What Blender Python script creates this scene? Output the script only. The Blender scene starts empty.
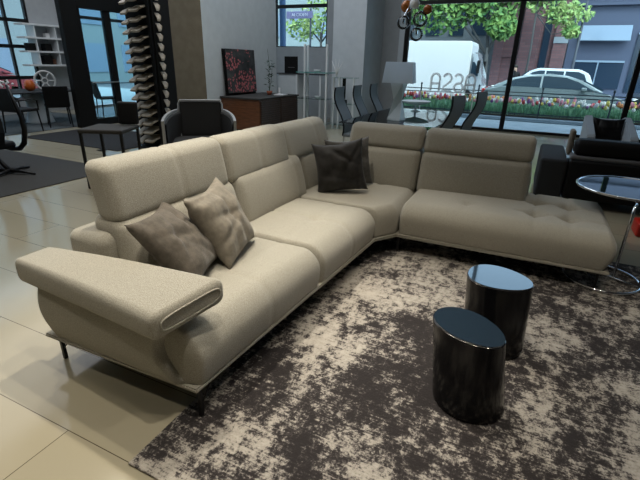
import bpy, bmesh, math, random
from mathutils import Vector, Matrix, Euler, noise
random.seed(7)
PI = math.pi
scn = bpy.context.scene
col = scn.collection

# ------------------------------------------------------------------ camera
def set_camera():
    f, hor, roll, yaw, h = 430.0, 62.0, math.radians(1.5), math.radians(25), 1.55
    p = math.atan((240 - hor) / f)
    fwd = Vector((-math.sin(yaw) * math.cos(p), math.cos(yaw) * math.cos(p), -math.sin(p)))
    right = Vector((math.cos(yaw), math.sin(yaw), 0)); up = right.cross(fwd)
    R = math.cos(roll) * right + math.sin(roll) * up
    U = -math.sin(roll) * right + math.cos(roll) * up
    cd = bpy.data.cameras.new('camera'); cam = bpy.data.objects.new('camera', cd); col.objects.link(cam)
    cd.sensor_width = 36; cd.lens = f / 640 * 36; cd.clip_start = .05; cd.clip_end = 300
    M = Matrix((R, U, -fwd)).transposed().to_4x4(); M.translation = (0, 0, h)
    cam.matrix_world = M; scn.camera = cam
set_camera()

# ------------------------------------------------------------------ world, sun, lights, exposure
scn.view_settings.view_transform = 'Standard'; scn.view_settings.look = 'None'
scn.view_settings.gamma = 1; scn.view_settings.use_curve_mapping = False
scn.view_settings.exposure = 0.0
w = bpy.data.worlds.new('sky'); scn.world = w; w.use_nodes = True
nt = w.node_tree; bg = nt.nodes['Background']
sky = nt.nodes.new('ShaderNodeTexSky'); sky.sky_type = 'NISHITA'; sky.sun_disc = False
sky.sun_elevation = math.radians(48); sky.sun_rotation = math.radians(150); sky.dust_density = 2.5; sky.ozone_density = 2.0
hs = nt.nodes.new('ShaderNodeHueSaturation'); hs.inputs['Saturation'].default_value = .55; nt.links.new(sky.outputs[0], hs.inputs['Color']); nt.links.new(hs.outputs[0], bg.inputs[0]); bg.inputs[1].default_value = 0.55
def sun(rot, strength, colr, ang):
    d = bpy.data.lights.new('sun', 'SUN'); d.energy = strength; d.color = colr; d.angle = math.radians(ang)
    o = bpy.data.objects.new('sun', d); o.rotation_euler = rot; col.objects.link(o)
sun((math.radians(40), 0, math.radians(-20)), 1.0, (1, .97, .92), 6)
def spot(x, y, z, tx, ty, e, size=70, blend=.6, rad=.05, c=(1, .915, .765)):
    d = bpy.data.lights.new('track_spot', 'SPOT'); d.energy = e; d.color = c; d.spot_size = math.radians(size)
    d.spot_blend = blend; d.shadow_soft_size = rad
    o = bpy.data.objects.new('track_spot', d); o.location = (x, y, z)
    o.rotation_euler = (Vector((tx, ty, 0)) - Vector((x, y, z))).to_track_quat('-Z', 'Y').to_euler(); col.objects.link(o)
SPOTS = [(-1.9, 2.4, 4.3, -1.5, 1.6, 340, 50), (-1.0, 1.9, 4.3, -1.35, 1.7, 170, 56), (-3.0, 0.8, 4.3, -2.4, .9, 60, 80),
         (-0.4, 0.9, 4.3, 0.0, 1.3, 200, 75), (-2.0, 3.3, 4.3, -1.5, 2.8, 190, 50), (0.9, 1.9, 4.3, 0.7, 1.4, 110, 70), (0.2, 4.6, 4.3, 0.1, 3.9, 60, 60),
         (-5.0, 6.3, 4.3, -5.9, 7.2, 40, 80), (-4.2, 2.6, 4.3, -3.9, 2.4, 170, 85), (-3.0, -.2, 4.3, -2.4, .1, 110, 80)]
for s in SPOTS: spot(*s)
def area(x, y, z, rot, sx, sy, e, c):  # unseen area lamps added overhead as fill light
    d = bpy.data.lights.new('overhead_fill', 'AREA'); d.shape = 'RECTANGLE'; d.size = sx; d.size_y = sy; d.energy = e; d.color = c
    o = bpy.data.objects.new('overhead_fill', d); o.location = (x, y, z); o.rotation_euler = rot; col.objects.link(o); return o
area(-1.5, 2.5, 5.9, (0, 0, 0), 7, 6, 40, (1, .93, .82))
area(-5.5, 7.0, 5.9, (0, 0, 0), 5, 6, 270, (.86, .93, 1))
area(-10.5, 6.5, 5.9, (0, 0, 0), 4, 8, 150, (.95, .97, 1))

# ------------------------------------------------------------------ helpers
def tag(o, label=None, cat=None, group=None, kind=None):
    if label: o['label'] = label
    if cat: o['category'] = cat
    if group: o['group'] = group
    if kind: o['kind'] = kind
    return o
def thing(name, label, cat, loc=(0, 0, 0), rz=0, group=None):
    o = bpy.data.objects.new(name, None); o.empty_display_size = .1; o.location = loc; o.rotation_euler = (0, 0, rz)
    col.objects.link(o); return tag(o, label, cat, group)
def obj(name, bm, mat, parent=None, smooth=False, world=False, label=None):
    """one mesh object; world=True means the vertices are in world coordinates of an unrotated parent"""
    bmesh.ops.recalc_face_normals(bm, faces=bm.faces[:])
    me = bpy.data.meshes.new(name); bm.to_mesh(me); bm.free()
    if smooth:
        for p in me.polygons: p.use_smooth = True
    o = bpy.data.objects.new(name, me); col.objects.link(o)
    for m in (mat if isinstance(mat, (list, tuple)) else [mat]): me.materials.append(m)
    if parent:
        o.parent = parent
        if world:
            r = parent
            off = Vector((0, 0, 0))
            while r: off += r.location; r = r.parent
            me.transform(Matrix.Translation(-off))
    else:
        # origin at the base
        vs = [v.co for v in me.vertices]
        c = Vector((sum(v.x for v in vs) / len(vs), sum(v.y for v in vs) / len(vs), min(v.z for v in vs)))
        me.transform(Matrix.Translation(-c)); o.location = c
    if label: o['label'] = label
    return o
def shade_auto(o, ang=35):
    me = o.data
    for p in me.polygons: p.use_smooth = True
    bm = bmesh.new(); bm.from_mesh(me)
    for e in bm.edges:
        if len(e.link_faces) == 2 and e.calc_face_angle(0) > math.radians(ang): e.smooth = False
    bm.to_mesh(me); bm.free(); return o
def copy_tree(o, parent=None):
    c = o.copy(); col.objects.link(c)
    if parent: c.parent = parent
    for ch in [x for x in kids.get(o.name, [])]: copy_tree(ch, c)
    return c
kids = {}
def index_kids():
    kids.clear()
    for o in bpy.data.objects:
        if o.parent: kids.setdefault(o.parent.name, []).append(o)
def NB(): return bmesh.new()
def box(bm, c, s, bev=0, rz=0, seg=2, mi=0, M=None):
    r = bmesh.ops.create_cube(bm, size=1)
    vs = r['verts']
    for v in vs: v.co = Vector((v.co.x * s[0], v.co.y * s[1], v.co.z * s[2]))
    fs = set(f for v in vs for f in v.link_faces)
    if bev:
        es = list(set(e for v in vs for e in v.link_edges))
        rr = bmesh.ops.bevel(bm, geom=es, offset=bev, segments=seg, affect='EDGES', profile=.5)
        vs = list(set(rr['verts']) | set(v for v in vs if v.is_valid)); fs = set(f for v in vs for f in v.link_faces)
    T = Matrix.Translation(c) @ Matrix.Rotation(rz, 4, 'Z')
    if M: T = M @ T
    for v in vs: v.co = T @ v.co
    for f in fs: f.material_index = mi
    return vs
def bx(bm, x0, x1, y0, y1, z0, z1, bev=0, mi=0):
    return box(bm, ((x0 + x1) / 2, (y0 + y1) / 2, (z0 + z1) / 2), (abs(x1 - x0), abs(y1 - y0), abs(z1 - z0)), bev, mi=mi)
def rod(bm, a, b, r, n=10, r2=None, mi=0):
    a = Vector(a); b = Vector(b); d = b - a; L = d.length
    q = bmesh.ops.create_cone(bm, cap_ends=True, segments=n, radius1=r, radius2=r if r2 is None else r2, depth=L)
    T = Matrix.Translation((a + b) / 2) @ d.to_track_quat('Z', 'Y').to_matrix().to_4x4()
    for v in q['verts']: v.co = T @ v.co
    for f in set(f for v in q['verts'] for f in v.link_faces): f.material_index = mi
def tube(bm, pts, r, n=8, closed=False, mi=0, flat=None):
    P = [Vector(p) for p in pts]; rings = []; N = len(P)
    prev = None
    for i, p in enumerate(P):
        if closed: t = (P[(i + 1) % N] - P[i - 1]).normalized()
        else: t = (P[min(i + 1, N - 1)] - P[max(i - 1, 0)]).normalized()
        if prev is None:
            u = t.orthogonal().normalized()
            if abs(t.z) < .9: u = (Vector((0, 0, 1)) - t * t.z).normalized()
        else: u = (prev - t * prev.dot(t)).normalized()
        prev = u; v = t.cross(u)
        rr = r[i] if isinstance(r, (list, tuple)) else r
        k = flat or 1
        rings.append([bm.verts.new(p + u * math.cos(a) * rr + v * math.sin(a) * rr * k) for a in [2 * PI * j / n for j in range(n)]])
    for i in range(N if closed else N - 1):
        A = rings[i]; B = rings[(i + 1) % N]
        for j in range(n):
            f = bm.faces.new((A[j], A[(j + 1) % n], B[(j + 1) % n], B[j])); f.material_index = mi
    if not closed:
        bm.faces.new(rings[0]).material_index = mi; bm.faces.new(rings[-1]).material_index = mi
def lathe(bm, prof, c=(0, 0, 0), n=32, mi=0, sq=None):
    rings = []
    for r, z in prof:
        rings.append([bm.verts.new((c[0] + r * math.cos(2 * PI * j / n), c[1] + r * math.sin(2 * PI * j / n), c[2] + z)) for j in range(n)])
    for A, B in zip(rings, rings[1:]):
        for j in range(n): bm.faces.new((A[j], A[(j + 1) % n], B[(j + 1) % n], B[j])).material_index = mi
    bm.faces.new(rings[0]).material_index = mi; bm.faces.new(rings[-1]).material_index = mi
def prism(bm, poly, z0, z1, mi=0, M=None):
    A = [bm.verts.new((x, y, z0)) for x, y in poly]; B = [bm.verts.new((x, y, z1)) for x, y in poly]
    fs = [bm.faces.new(A[::-1]), bm.faces.new(B)]
    n = len(poly)
    for i in range(n): fs.append(bm.faces.new((A[i], A[(i + 1) % n], B[(i + 1) % n], B[i])))
    for f in fs: f.material_index = mi
    if M:
        for v in A + B: v.co = M @ v.co
    return A + B
def cush(bm, x0, x1, y0, y1, z0, z1, r, fn=None, step=.035, rs=4):
    """rounded block with a dense surface; fn(p, u, v, w) shifts each point (u,v,w in -1..1)"""
    R3 = r if isinstance(r, tuple) else (r, r, r)
    C = Vector(((x0 + x1) / 2, (y0 + y1) / 2, (z0 + z1) / 2)); H = Vector(((x1 - x0) / 2, (y1 - y0) / 2, (z1 - z0) / 2))
    def coords(h, r):
        rr = min(r, h * .999); inner = h - rr
        a = [-inner - rr * math.tan(math.radians(45 * k / rs)) for k in range(rs, 0, -1)]
        n = max(1, round(2 * inner / step)); m = [-inner + 2 * inner * k / n for k in range(n + 1)]
        return a + m + [-q for q in a[::-1]]
    cs = [coords(h, q) for h, q in zip(H, R3)]; RR = [min(R3[a], H[a] * .999) for a in range(3)]
    cache = {}
    def V(i, j, k):
        key = (i, j, k)
        if key not in cache:
            p = Vector((cs[0][i], cs[1][j], cs[2][k]))
            inn = Vector([max(-(H[a] - RR[a]), min(H[a] - RR[a], p[a])) for a in range(3)])
            d = p - inn
            rr = Vector(RR)
            if d.length > 1e-9:
                e = Vector((d.x / rr.x, d.y / rr.y, d.z / rr.z)).normalized(); d = Vector((e.x * rr.x, e.y * rr.y, e.z * rr.z))
            q = inn + d
            uvw = (q.x / H.x, q.y / H.y, q.z / H.z)
            q = q + C
            if fn: q = fn(q, *uvw)
            cache[key] = bm.verts.new(q)
        return cache[key]
    n = [len(c) - 1 for c in cs]
    for a, b, c in ((0, 1, 2), (1, 2, 0), (2, 0, 1)):
        for s in (0, n[c]):
            for i in range(n[a]):
                for j in range(n[b]):
                    def K(ii, jj):
                        t = [0, 0, 0]; t[a] = ii; t[b] = jj; t[c] = s; return V(*t)
                    bm.faces.new((K(i, j), K(i + 1, j), K(i + 1, j + 1), K(i, j + 1)))
def g(d, wd): return math.exp(-(d / wd) ** 2)

# ------------------------------------------------------------------ materials
def mat(name, c, rough=.5, metal=0, spec=.5, coat=0, emit=None, es=1, bump=None, sheen=0):
    m = bpy.data.materials.new(name); m.use_nodes = True; n = m.node_tree.nodes; b = n['Principled BSDF']
    b.inputs['Base Color'].default_value = (*c, 1); b.inputs['Roughness'].default_value = rough; b.inputs['Metallic'].default_value = metal
    b.inputs['Specular IOR Level'].default_value = spec; b.inputs['Coat Weight'].default_value = coat; b.inputs['Sheen Weight'].default_value = sheen
    if emit: b.inputs['Emission Color'].default_value = (*emit, 1); b.inputs['Emission Strength'].default_value = es
    if bump:
        tc = n.new('ShaderNodeTexCoord'); t = n.new('ShaderNodeTexNoise'); t.inputs['Scale'].default_value = bump[0]; t.inputs['Detail'].default_value = 4
        bp = n.new('ShaderNodeBump'); bp.inputs['Strength'].default_value = bump[1]; bp.inputs['Distance'].default_value = .01
        l = m.node_tree.links; l.new(tc.outputs['Object'], t.inputs['Vector']); l.new(t.outputs[0], bp.inputs['Height']); l.new(bp.outputs[0], b.inputs['Normal'])
    return m
def nodes(m): return m.node_tree.nodes, m.node_tree.links, m.node_tree.nodes['Principled BSDF']
def ramp(n, stops, interp='LINEAR'):
    r = n.new('ShaderNodeValToRGB'); r.color_ramp.interpolation = interp
    while len(r.color_ramp.elements) < len(stops): r.color_ramp.elements.new(.5)
    for e, (p, c) in zip(r.color_ramp.elements, stops): e.position = p; e.color = (*c, 1) if len(c) == 3 else c
    return r
def noisy(name, c1, c2, scale, rough=.8, bump=0, detail=6, stretch=(1, 1, 1), lo=.35, hi=.65, metal=0, sheen=0, coord='Object', bscale=None):
    m = mat(name, c1, rough, metal, sheen=sheen); n, l, b = nodes(m)
    tc = n.new('ShaderNodeTexCoord'); mp = n.new('ShaderNodeMapping'); mp.inputs['Scale'].default_value = stretch
    t = n.new('ShaderNodeTexNoise'); t.inputs['Scale'].default_value = scale; t.inputs['Detail'].default_value = detail
    r = ramp(n, [(lo, c1), (hi, c2)])
    l.new(tc.outputs[coord], mp.inputs[0]); l.new(mp.outputs[0], t.inputs['Vector']); l.new(t.outputs[0], r.inputs[0]); l.new(r.outputs[0], b.inputs['Base Color'])
    if bump:
        bp = n.new('ShaderNodeBump'); bp.inputs['Strength'].default_value = bump; bp.inputs['Distance'].default_value = .01
        src = t
        if bscale:
            src = n.new('ShaderNodeTexNoise'); src.inputs['Scale'].default_value = bscale; l.new(mp.outputs[0], src.inputs['Vector'])
        l.new(src.outputs[0], bp.inputs['Height']); l.new(bp.outputs[0], b.inputs['Normal'])
    return m
M = {}
M['fabric'] = noisy('sofa_weave', (.29, .27, .222), (.43, .405, .34), 230, .92, .35, 3, sheen=.25)
M['pillow_taupe'] = noisy('taupe_velvet', (.075, .063, .048), (.12, .10, .078), 30, .85, .3, 4, sheen=.15, bscale=200)
M['pillow_beige'] = noisy('beige_velvet', (.17, .148, .115), (.24, .21, .165), 30, .85, .3, 4, sheen=.15, bscale=200)
M['pillow_dark'] = noisy('charcoal_velvet', (.010, .009, .009), (.026, .024, .023), 18, .75, .3, 4, sheen=.1, bscale=160)
M['pillow_grey'] = noisy('grey_velvet', (.05, .047, .043), (.10, .095, .09), 18, .8, .3, 4, sheen=.2, bscale=160)
M['black_metal'] = mat('black_metal', (.008, .008, .009), .4, .3)
M['chrome'] = mat('chrome', (.75, .77, .8), .08, 1)
M['black_gloss'] = mat('black_lacquer', (.006, .006, .007), .16, 0, .35, 0)
M['black_soft'] = mat('black_leather', (.006, .006, .007), .6, 0, .25, bump=(80, .2))
M['black_matte'] = mat('black_matte', (.006, .006, .006), .7, 0, .2)
M['piping_grey'] = mat('grey_piping', (.14, .14, .145), .6)
M['charcoal'] = mat('charcoal_fabric', (.022, .024, .028), .85, bump=(200, .3))
M['white_metal'] = mat('white_paint', (.75, .78, .8), .4)
M['wall_light'] = noisy('light_grey_plaster', (.56, .60, .62), (.60, .64, .66), 6, .85)
M['wall_shaded'] = noisy('shaded_plaster', (.14, .112, .072), (.17, .137, .09), 6, .85)  # darker, browner plaster: shade of the near face put into the colour
M['wall_grey'] = noisy('grey_plaster', (.34, .36, .38), (.37, .39, .41), 6, .85)
M['wall_pillar'] = noisy('pale_plaster', (.52, .56, .60), (.56, .60, .64), 6, .85)
M['ceiling'] = mat('ceiling_paint', (.10, .10, .10), .9)
M['walnut'] = noisy('walnut', (.085, .030, .012), (.16, .060, .024), 6, .35, 0, 6, (1, 1, 9))
M['dark_wood'] = noisy('dark_walnut_slats', (.035, .018, .012), (.075, .036, .022), 8, .4, 0, 6, (9, 1, 1))
M['gray_shell'] = mat('light_grey_shell', (.42, .42, .41), .35)
M['gray_pad'] = mat('dark_grey_upholstery', (.030, .028, .026), .8, bump=(150, .2))
M['lamp_white'] = mat('white_ceramic', (.72, .76, .80), .3)
M['lamp_shade'] = mat('pale_shade', (.50, .58, .66), .8)
M['chair_grey'] = mat('grey_mesh_fabric', (.22, .235, .25), .7)
M['armchair_grey'] = mat('grey_felt', (.34, .38, .42), .8)
M['red'] = mat('red_plastic', (.5, .02, .01), .4)
M['orange'] = mat('orange_glaze', (.55, .12, .02), .35)
M['amber'] = mat('amber_glass', (.32, .10, .02), .1, .2)
M['terracotta'] = mat('terracotta', (.35, .09, .04), .6)
M['plant'] = mat('dark_leaf', (.02, .06, .02), .5)
M['swatch'] = mat('beige_leather', (.42, .36, .28), .5, bump=(60, .2))
M['swatch_dark'] = mat('taupe_leather', (.16, .13, .10), .5, bump=(60, .2))
M['white'] = mat('white', (.8, .8, .8), .5)
M['steel_blue'] = mat('painted_steel_blue', (.10, .18, .34), .5)
M['black_frame'] = mat('black_window_frame', (.004, .004, .005), .35)
M['white_frame'] = mat('pale_frame', (.55, .6, .65), .4)

def glass_mat(name, tint, gl=.12, rough=.0, ior=1.45):
    m = bpy.data.materials.new(name); m.use_nodes = True; n = m.node_tree.nodes; l = m.node_tree.links
    n.remove(n['Principled BSDF']); out = n['Material Output']
    tr = n.new('ShaderNodeBsdfTransparent'); tr.inputs[0].default_value = (*tint, 1)
    gs = n.new('ShaderNodeBsdfGlossy'); gs.inputs['Roughness'].default_value = rough
    fr = n.new('ShaderNodeFresnel'); fr.inputs[0].default_value = ior
    mx = n.new('ShaderNodeMixShader'); l.new(fr.outputs[0], mx.inputs[0]); l.new(tr.outputs[0], mx.inputs[1]); l.new(gs.outputs[0], mx.inputs[2])
    l.new(mx.outputs[0], out.inputs[0]); return m
M['pane'] = glass_mat('window_glass', (.80, .93, .96), ior=1.3)
M['glass'] = glass_mat('clear_glass', (.86, .95, .93))
M['globe'] = glass_mat('blown_glass', (.93, .96, .97), rough=.1, ior=1.5)
def translucent(name, c, k):
    m = mat(name, c, .6); n, l, b = nodes(m); t = n.new('ShaderNodeBsdfTranslucent'); t.inputs[0].default_value = (*c, 1)
    mx = n.new('ShaderNodeMixShader'); mx.inputs[0].default_value = k; l.new(b.outputs[0], mx.inputs[1]); l.new(t.outputs[0], mx.inputs[2]); l.new(mx.outputs[0], n['Material Output'].inputs[0]); return m
M['lamp_shade'] = translucent('pale_lamp_shade', (.80, .86, .92), .5)
M['acrylic'] = mat('white_acrylic', (.85, .9, .95), .4)
def _acr(m):
    n, l, b = nodes(m); t = n.new('ShaderNodeBsdfTransparent'); mx = n.new('ShaderNodeMixShader'); mx.inputs[0].default_value = .45
    l.new(b.outputs[0], mx.inputs[1]); l.new(t.outputs[0], mx.inputs[2]); l.new(mx.outputs[0], n['Material Output'].inputs[0])
_acr(M['acrylic'])
M['glass_edge'] = mat('green_glass_edge', (.10, .30, .27), .2)

def rug_mat():
    m = mat('distressed_rug', (.1, .1, .1), .95); n, l, b = nodes(m)
    tc = n.new('ShaderNodeTexCoord')
    def N(scale, st, det=6, rough=.6, dist=0):
        mp = n.new('ShaderNodeMapping'); mp.inputs['Scale'].default_value = st
        t = n.new('ShaderNodeTexNoise'); t.inputs['Scale'].default_value = scale; t.inputs['Detail'].default_value = det; t.inputs['Roughness'].default_value = rough; t.inputs['Distortion'].default_value = dist
        l.new(tc.outputs['Object'], mp.inputs[0]); l.new(mp.outputs[0], t.inputs['Vector']); return t
    def math_(op, a, bb, v=None):
        q = n.new('ShaderNodeMath'); q.operation = op
        l.new(a, q.inputs[0])
        if v is None: l.new(bb, q.inputs[1])
        else: q.inputs[1].default_value = v
        return q.outputs[0]
    big = N(1.5, (1, .8, 1), 4, .6, .5)         # big worn zones
    mid = N(22, (1.1, .9, 1), 8, .75, .3)         # torn blotches
    fine = N(85, (1, 1, 1), 3, .7)
    strk = N(40, (.10, 2.2, 1), 3, .6)          # weft streaks along X
    mid2 = N(6, (1.2, .8, 1), 6, .65, .5)
    a = math_('ADD', math_('MULTIPLY', big.outputs[0], None, 1.15), math_('MULTIPLY', mid2.outputs[0], None, .75))
    s = math_('ADD', a, math_('MULTIPLY', mid.outputs[0], None, 1.15))
    s = math_('ADD', s, math_('MULTIPLY', fine.outputs[0], None, .5))
    s = math_('ADD', s, math_('MULTIPLY', strk.outputs[0], None, .42))
    s = math_('SUBTRACT', s, None, 1.49)
    r = ramp(n, [(.34, (.018, .014, .014)), (.45, (.036, .030, .029)), (.51, (.13, .115, .107)), (.60, (.35, .32, .28)), (.80, (.46, .42, .37))])
    l.new(s, r.inputs[0]); l.new(r.outputs[0], b.inputs['Base Color'])
    bp = n.new('ShaderNodeBump'); bp.inputs['Strength'].default_value = .5; bp.inputs['Distance'].default_value = .01
    l.new(fine.outputs[0], bp.inputs['Height']); l.new(bp.outputs[0], b.inputs['Normal'])
    return m
M['rug'] = rug_mat()
M['rug_grey'] = noisy('charcoal_rug', (.030, .029, .028), (.052, .050, .047), 90, .95, .3)
M['rug_black'] = noisy('black_mat', (.008, .008, .009), (.016, .016, .018), 90, .9, .3)
M['rug_blue'] = noisy('slate_rug', (.07, .085, .095), (.12, .14, .15), 40, .95, .3)

def tile_mat():
    m = mat('polished_porcelain', (.5, .47, .4), .16); n, l, b = nodes(m)
    tc = n.new('ShaderNodeTexCoord'); mp = n.new('ShaderNodeMapping'); mp.inputs['Location'].default_value = (1.61, -.84, 0)
    br = n.new('ShaderNodeTexBrick'); br.offset = .5; br.inputs['Scale'].default_value = 1
    br.inputs['Brick Width'].default_value = 2.4; br.inputs['Row Height'].default_value = .415; br.inputs['Mortar Size'].default_value = .0022; br.inputs['Mortar Smooth'].default_value = .2
    br.inputs['Color1'].default_value = (.37, .335, .245, 1); br.inputs['Color2'].default_value = (.395, .355, .26, 1); br.inputs['Mortar'].default_value = (.09, .07, .045, 1)
    l.new(tc.outputs['Object'], mp.inputs[0]); l.new(mp.outputs[0], br.inputs['Vector']); l.new(br.outputs['Color'], b.inputs['Base Color'])
    t = n.new('ShaderNodeTexNoise'); t.inputs['Scale'].default_value = 3
    r = ramp(n, [(.3, (.09,) * 3), (.7, (.15,) * 3)]); l.new(tc.outputs['Object'], t.inputs['Vector']); l.new(t.outputs[0], r.inputs[0]); l.new(r.outputs[0], b.inputs['Roughness'])
    return m
M['tile'] = tile_mat()

# ------------------------------------------------------------------ the room
def struct(name, bm, m, parent=None, **k):
    fresh = not parent
    me = obj(name, bm, m, parent, **k)
    if fresh: me['kind'] = 'structure'
    return me
X0, X1, Y0, Y1, H = -13.0, 7.0, -5.0, 12.3, 6.2
bm = NB(); bx(bm, X0, X1, Y0, Y1 + .2, -.1, 0)
fl = struct('floor', bm, M['tile']); fl.data.transform(Matrix.Translation(fl.location)); fl.location = (0, 0, 0)
bm = NB(); bx(bm, X0, X1, Y0, Y1 + .2, H, H + .15); struct('ceiling', bm, M['ceiling'])
bm = NB(); bx(bm, X1, X1 + .2, Y0, Y1 + .2, 0, H); struct('wall_right', bm, M['wall_grey'])
bm = NB(); bx(bm, X0, X1, Y0 - .2, Y0, 0, H); struct('wall_rear', bm, M['gray_pad'])
# street wall (Y = 12.3): solid pieces around two openings
bm = NB()
bx(bm, X0, -7.4, Y1, Y1 + .2, 0, H); bx(bm, -7.4, -5.69, Y1, Y1 + .2, 0, 1.94); bx(bm, -5.69, -3.42, Y1, Y1 + .2, 0, H)
bx(bm, -3.42, X1, Y1, Y1 + .2, 5.9, H); bx(bm, -7.4, -5.69, Y1, Y1 + .2, 5.9, H)
struct('wall_back', bm, M['wall_grey'])
bm = NB(); bx(bm, -4.88, -4.02, 10.92, Y1, 0, H); struct('wall_pillar', bm, M['wall_pillar'])
# side wall with the far-left windows
bm = NB(); bx(bm, X0 - .2, X0, Y0, 2.0, 0, H); bx(bm, X0 - .2, X0, 8.5, 9.7, 0, H); bx(bm, X0 - .2, X0, 2.0, Y1, 5.9, H); bx(bm, X0 - .2, X0, 2.0, 8.5, 0, .35)
struct('wall_left', bm, M['wall_grey'])
# freestanding block that carries the picture
bm = NB(); vs = bx(bm, -7.85, -6.47, 7.85, 10.8, 0, H)
bm.faces.ensure_lookup_table()
for f in bm.faces:
    f.material_index = 1 if f.calc_center_median().y < 7.9 else 0  # near face takes the shaded copy, the side the paler one
struct('wall_partition', bm, [M['wall_light'], M['wall_shaded']])

def window(idx, plane, a0, a1, z0, z1, mull, trans, t=.07, fm='black_frame', depth=.09):
    """plane ('Y', value) or ('X', value); frame with mullions and transoms, one pane"""
    ax, val = plane
    def seg(bm, p0, p1, q0, q1, d=depth):
        if ax == 'Y': bx(bm, p0, p1, val, val + d, q0, q1)
        else: bx(bm, val - d, val, p0, p1, q0, q1)
    base = ((a0 + a1) / 2, val, z0) if ax == 'Y' else (val, (a0 + a1) / 2, z0)
    w = bpy.data.objects.new('window_%d' % idx, None); w.location = base; col.objects.link(w); w['kind'] = 'structure'
    bm = NB(); seg(bm, a0, a0 + t, z0, z1); seg(bm, a1 - t, a1, z0, z1); seg(bm, a0 + t, a1 - t, z0, z0 + t * .55); seg(bm, a0 + t, a1 - t, z1 - t, z1)
    obj('window_frame', bm, M[fm], w, world=True)
    for m_ in mull:
        bm = NB(); seg(bm, m_ - t / 2, m_ + t / 2, z0 + t * .55, z1 - t); obj('mullion', bm, M[fm], w, world=True)
    for z in trans:
        bm = NB(); seg(bm, a0 + t, a1 - t, z, z + .09, depth * .7); obj('transom', bm, M[fm], w, world=True)
    bm = NB(); d = depth * .5
    if ax == 'Y': bx(bm, a0 + t, a1 - t, val + d, val + d + .012, z0 + t * .55, z1 - t)
    else: bx(bm, val - d - .012, val - d, a0 + t, a1 - t, z0 + t, z1 - t)
    obj('pane', bm, M['pane'], w, world=True)
    return w
window(1, ('Y', Y1 + .02), -3.42, 6.9, 0, 5.9, (-.66, 1.93, 4.5), (2.97,), .11)
window(2, ('Y', Y1 + .02), -7.4, -5.69, 1.94, 5.9, (), (2.97,), .04)
window(3, ('X', X0 - .02), 2.0, 8.5, .35, 5.9, (3.4, 5.0, 7.0, 7.9), (.9, 1.7, 2.35, 4.0), .06)
window(4, ('X', X0 - .02), 9.7, 12.3, 0, 5.9, (11.0,), (2.6,), .07)
# pale strip on the window jamb
bm = NB(); bx(bm, -3.56, -3.42, Y1 - .03, Y1, 0, 5.9); struct('trim_1', bm, M['white_frame'])
# black entrance frame with glass door leaves
d = bpy.data.objects.new('door_1', None); d.location = (-9.4, 7.5, 0); col.objects.link(d); d['kind'] = 'structure'
bm = NB(); bx(bm, -9.5, -9.36, 6.84, 7.24, 0, 3.4, .01); bx(bm, -9.5, -9.36, 7.24, 8.9, 2.52, 3.4, .01); bx(bm, -9.5, -9.36, 8.75, 8.95, 0, 2.52, .01)
obj('door_frame', bm, M['black_matte'], d, world=True)
bm = NB(); bx(bm, -9.46, -9.4, 7.24, 7.32, 0, 2.52); bx(bm, -9.46, -9.4, 7.95, 8.12, 0, 2.52); bx(bm, -9.46, -9.4, 7.32, 7.95, 0, .16); bx(bm, -9.46, -9.4, 8.12, 8.75, 0, .16)
obj('door_stile', bm, M['black_matte'], d, world=True)
bm = NB(); bx(bm, -9.435, -9.425, 7.32, 7.95, .16, 2.52); bx(bm, -9.435, -9.425, 8.12, 8.75, .16, 2.52); obj('pane', bm, M['pane'], d, world=True)
bm = NB(); rod(bm, (-9.34, 7.30, .98), (-9.34, 8.05, .98), .014); rod(bm, (-9.34, 7.34, .98), (-9.40, 7.34, .98), .01); rod(bm, (-9.34, 8.0, .98), (-9.40, 8.0, .98), .01)
obj('push_bar', bm, M['chrome'], d, world=True)
# ------------------------------------------------------------------ rugs
def rug(name, x0, x1, y0, y1, m, label, h=.012, rz=0):
    bm = NB(); bx(bm, x0, x1, y0, y1, .0005, h, .003)
    o = obj(name, bm, m); return tag(o, label, 'rug')
rug('area_rug', -1.23, 2.6, .83, 4.15, M['rug'], 'large distressed dark brown and cream rug under the sectional sofa')
rug('area_rug', -9.0, -5.39, .6, 4.42, M['rug_grey'], 'plain charcoal rug at the left under the cantilever chair')
rug('floor_mat', -9.2, -6.5, 5.36, 7.1, M['rug_black'], 'black mat on the tiles before the black framed glass door')
rug('area_rug', -12.9, -9.62, 4.6, 8.4, M['rug_blue'], 'slate grey rug under the far dining table at the left')

# ------------------------------------------------------------------ sectional sofa
sofa = thing('sectional_sofa', 'large beige fabric corner sectional sofa with raised headrests on thin black legs', 'sofa', (-1.6, 3.8, .012))
FB = M['fabric']
PW = [(0, 0)]
def sculpt(bm, name, parent=sofa): 
    o = obj(name, bm, FB, parent, smooth=True, world=True); return o
def seatA(y0, y1, seam, dimple=True):
    def fn(p, u, v, w_):
        q = p.copy(); h = (p.z - .19) / .26
        q.x -= .11 * max(0, u) * max(0, min(1, (3.2 - p.y) / 2.05))
        q.x += .022 * math.sin(PI * max(0, min(1, h)) * .9 + .15) * max(0, u) ** 2; q.z = max(q.z, .19)
        top = max(0, w_) ** 3
        q.z += .018 * top * (1 - v * v) * (1 - u * u)
        q.z -= .010 * g(p.y - seam, .016) * top
        q.x -= .008 * g(p.y - seam, .016) * max(0, u) ** 4
        if dimple: q.z -= .022 * top * g((p - Vector((-1.33, seam, 0))).xy.length, .07)
        q.z -= .008 * g(p.x + 1.33, .03) * top * .6
        return q
    bm = NB(); cush(bm, -1.86, -1.01, y0, y1, .06, .45, (.12, .035, .13), fn, .022); sculpt(bm, 'seat_cushion')
seatA(1.15, 2.275, 1.72, False); seatA(2.285, 3.215, 2.76)
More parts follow.
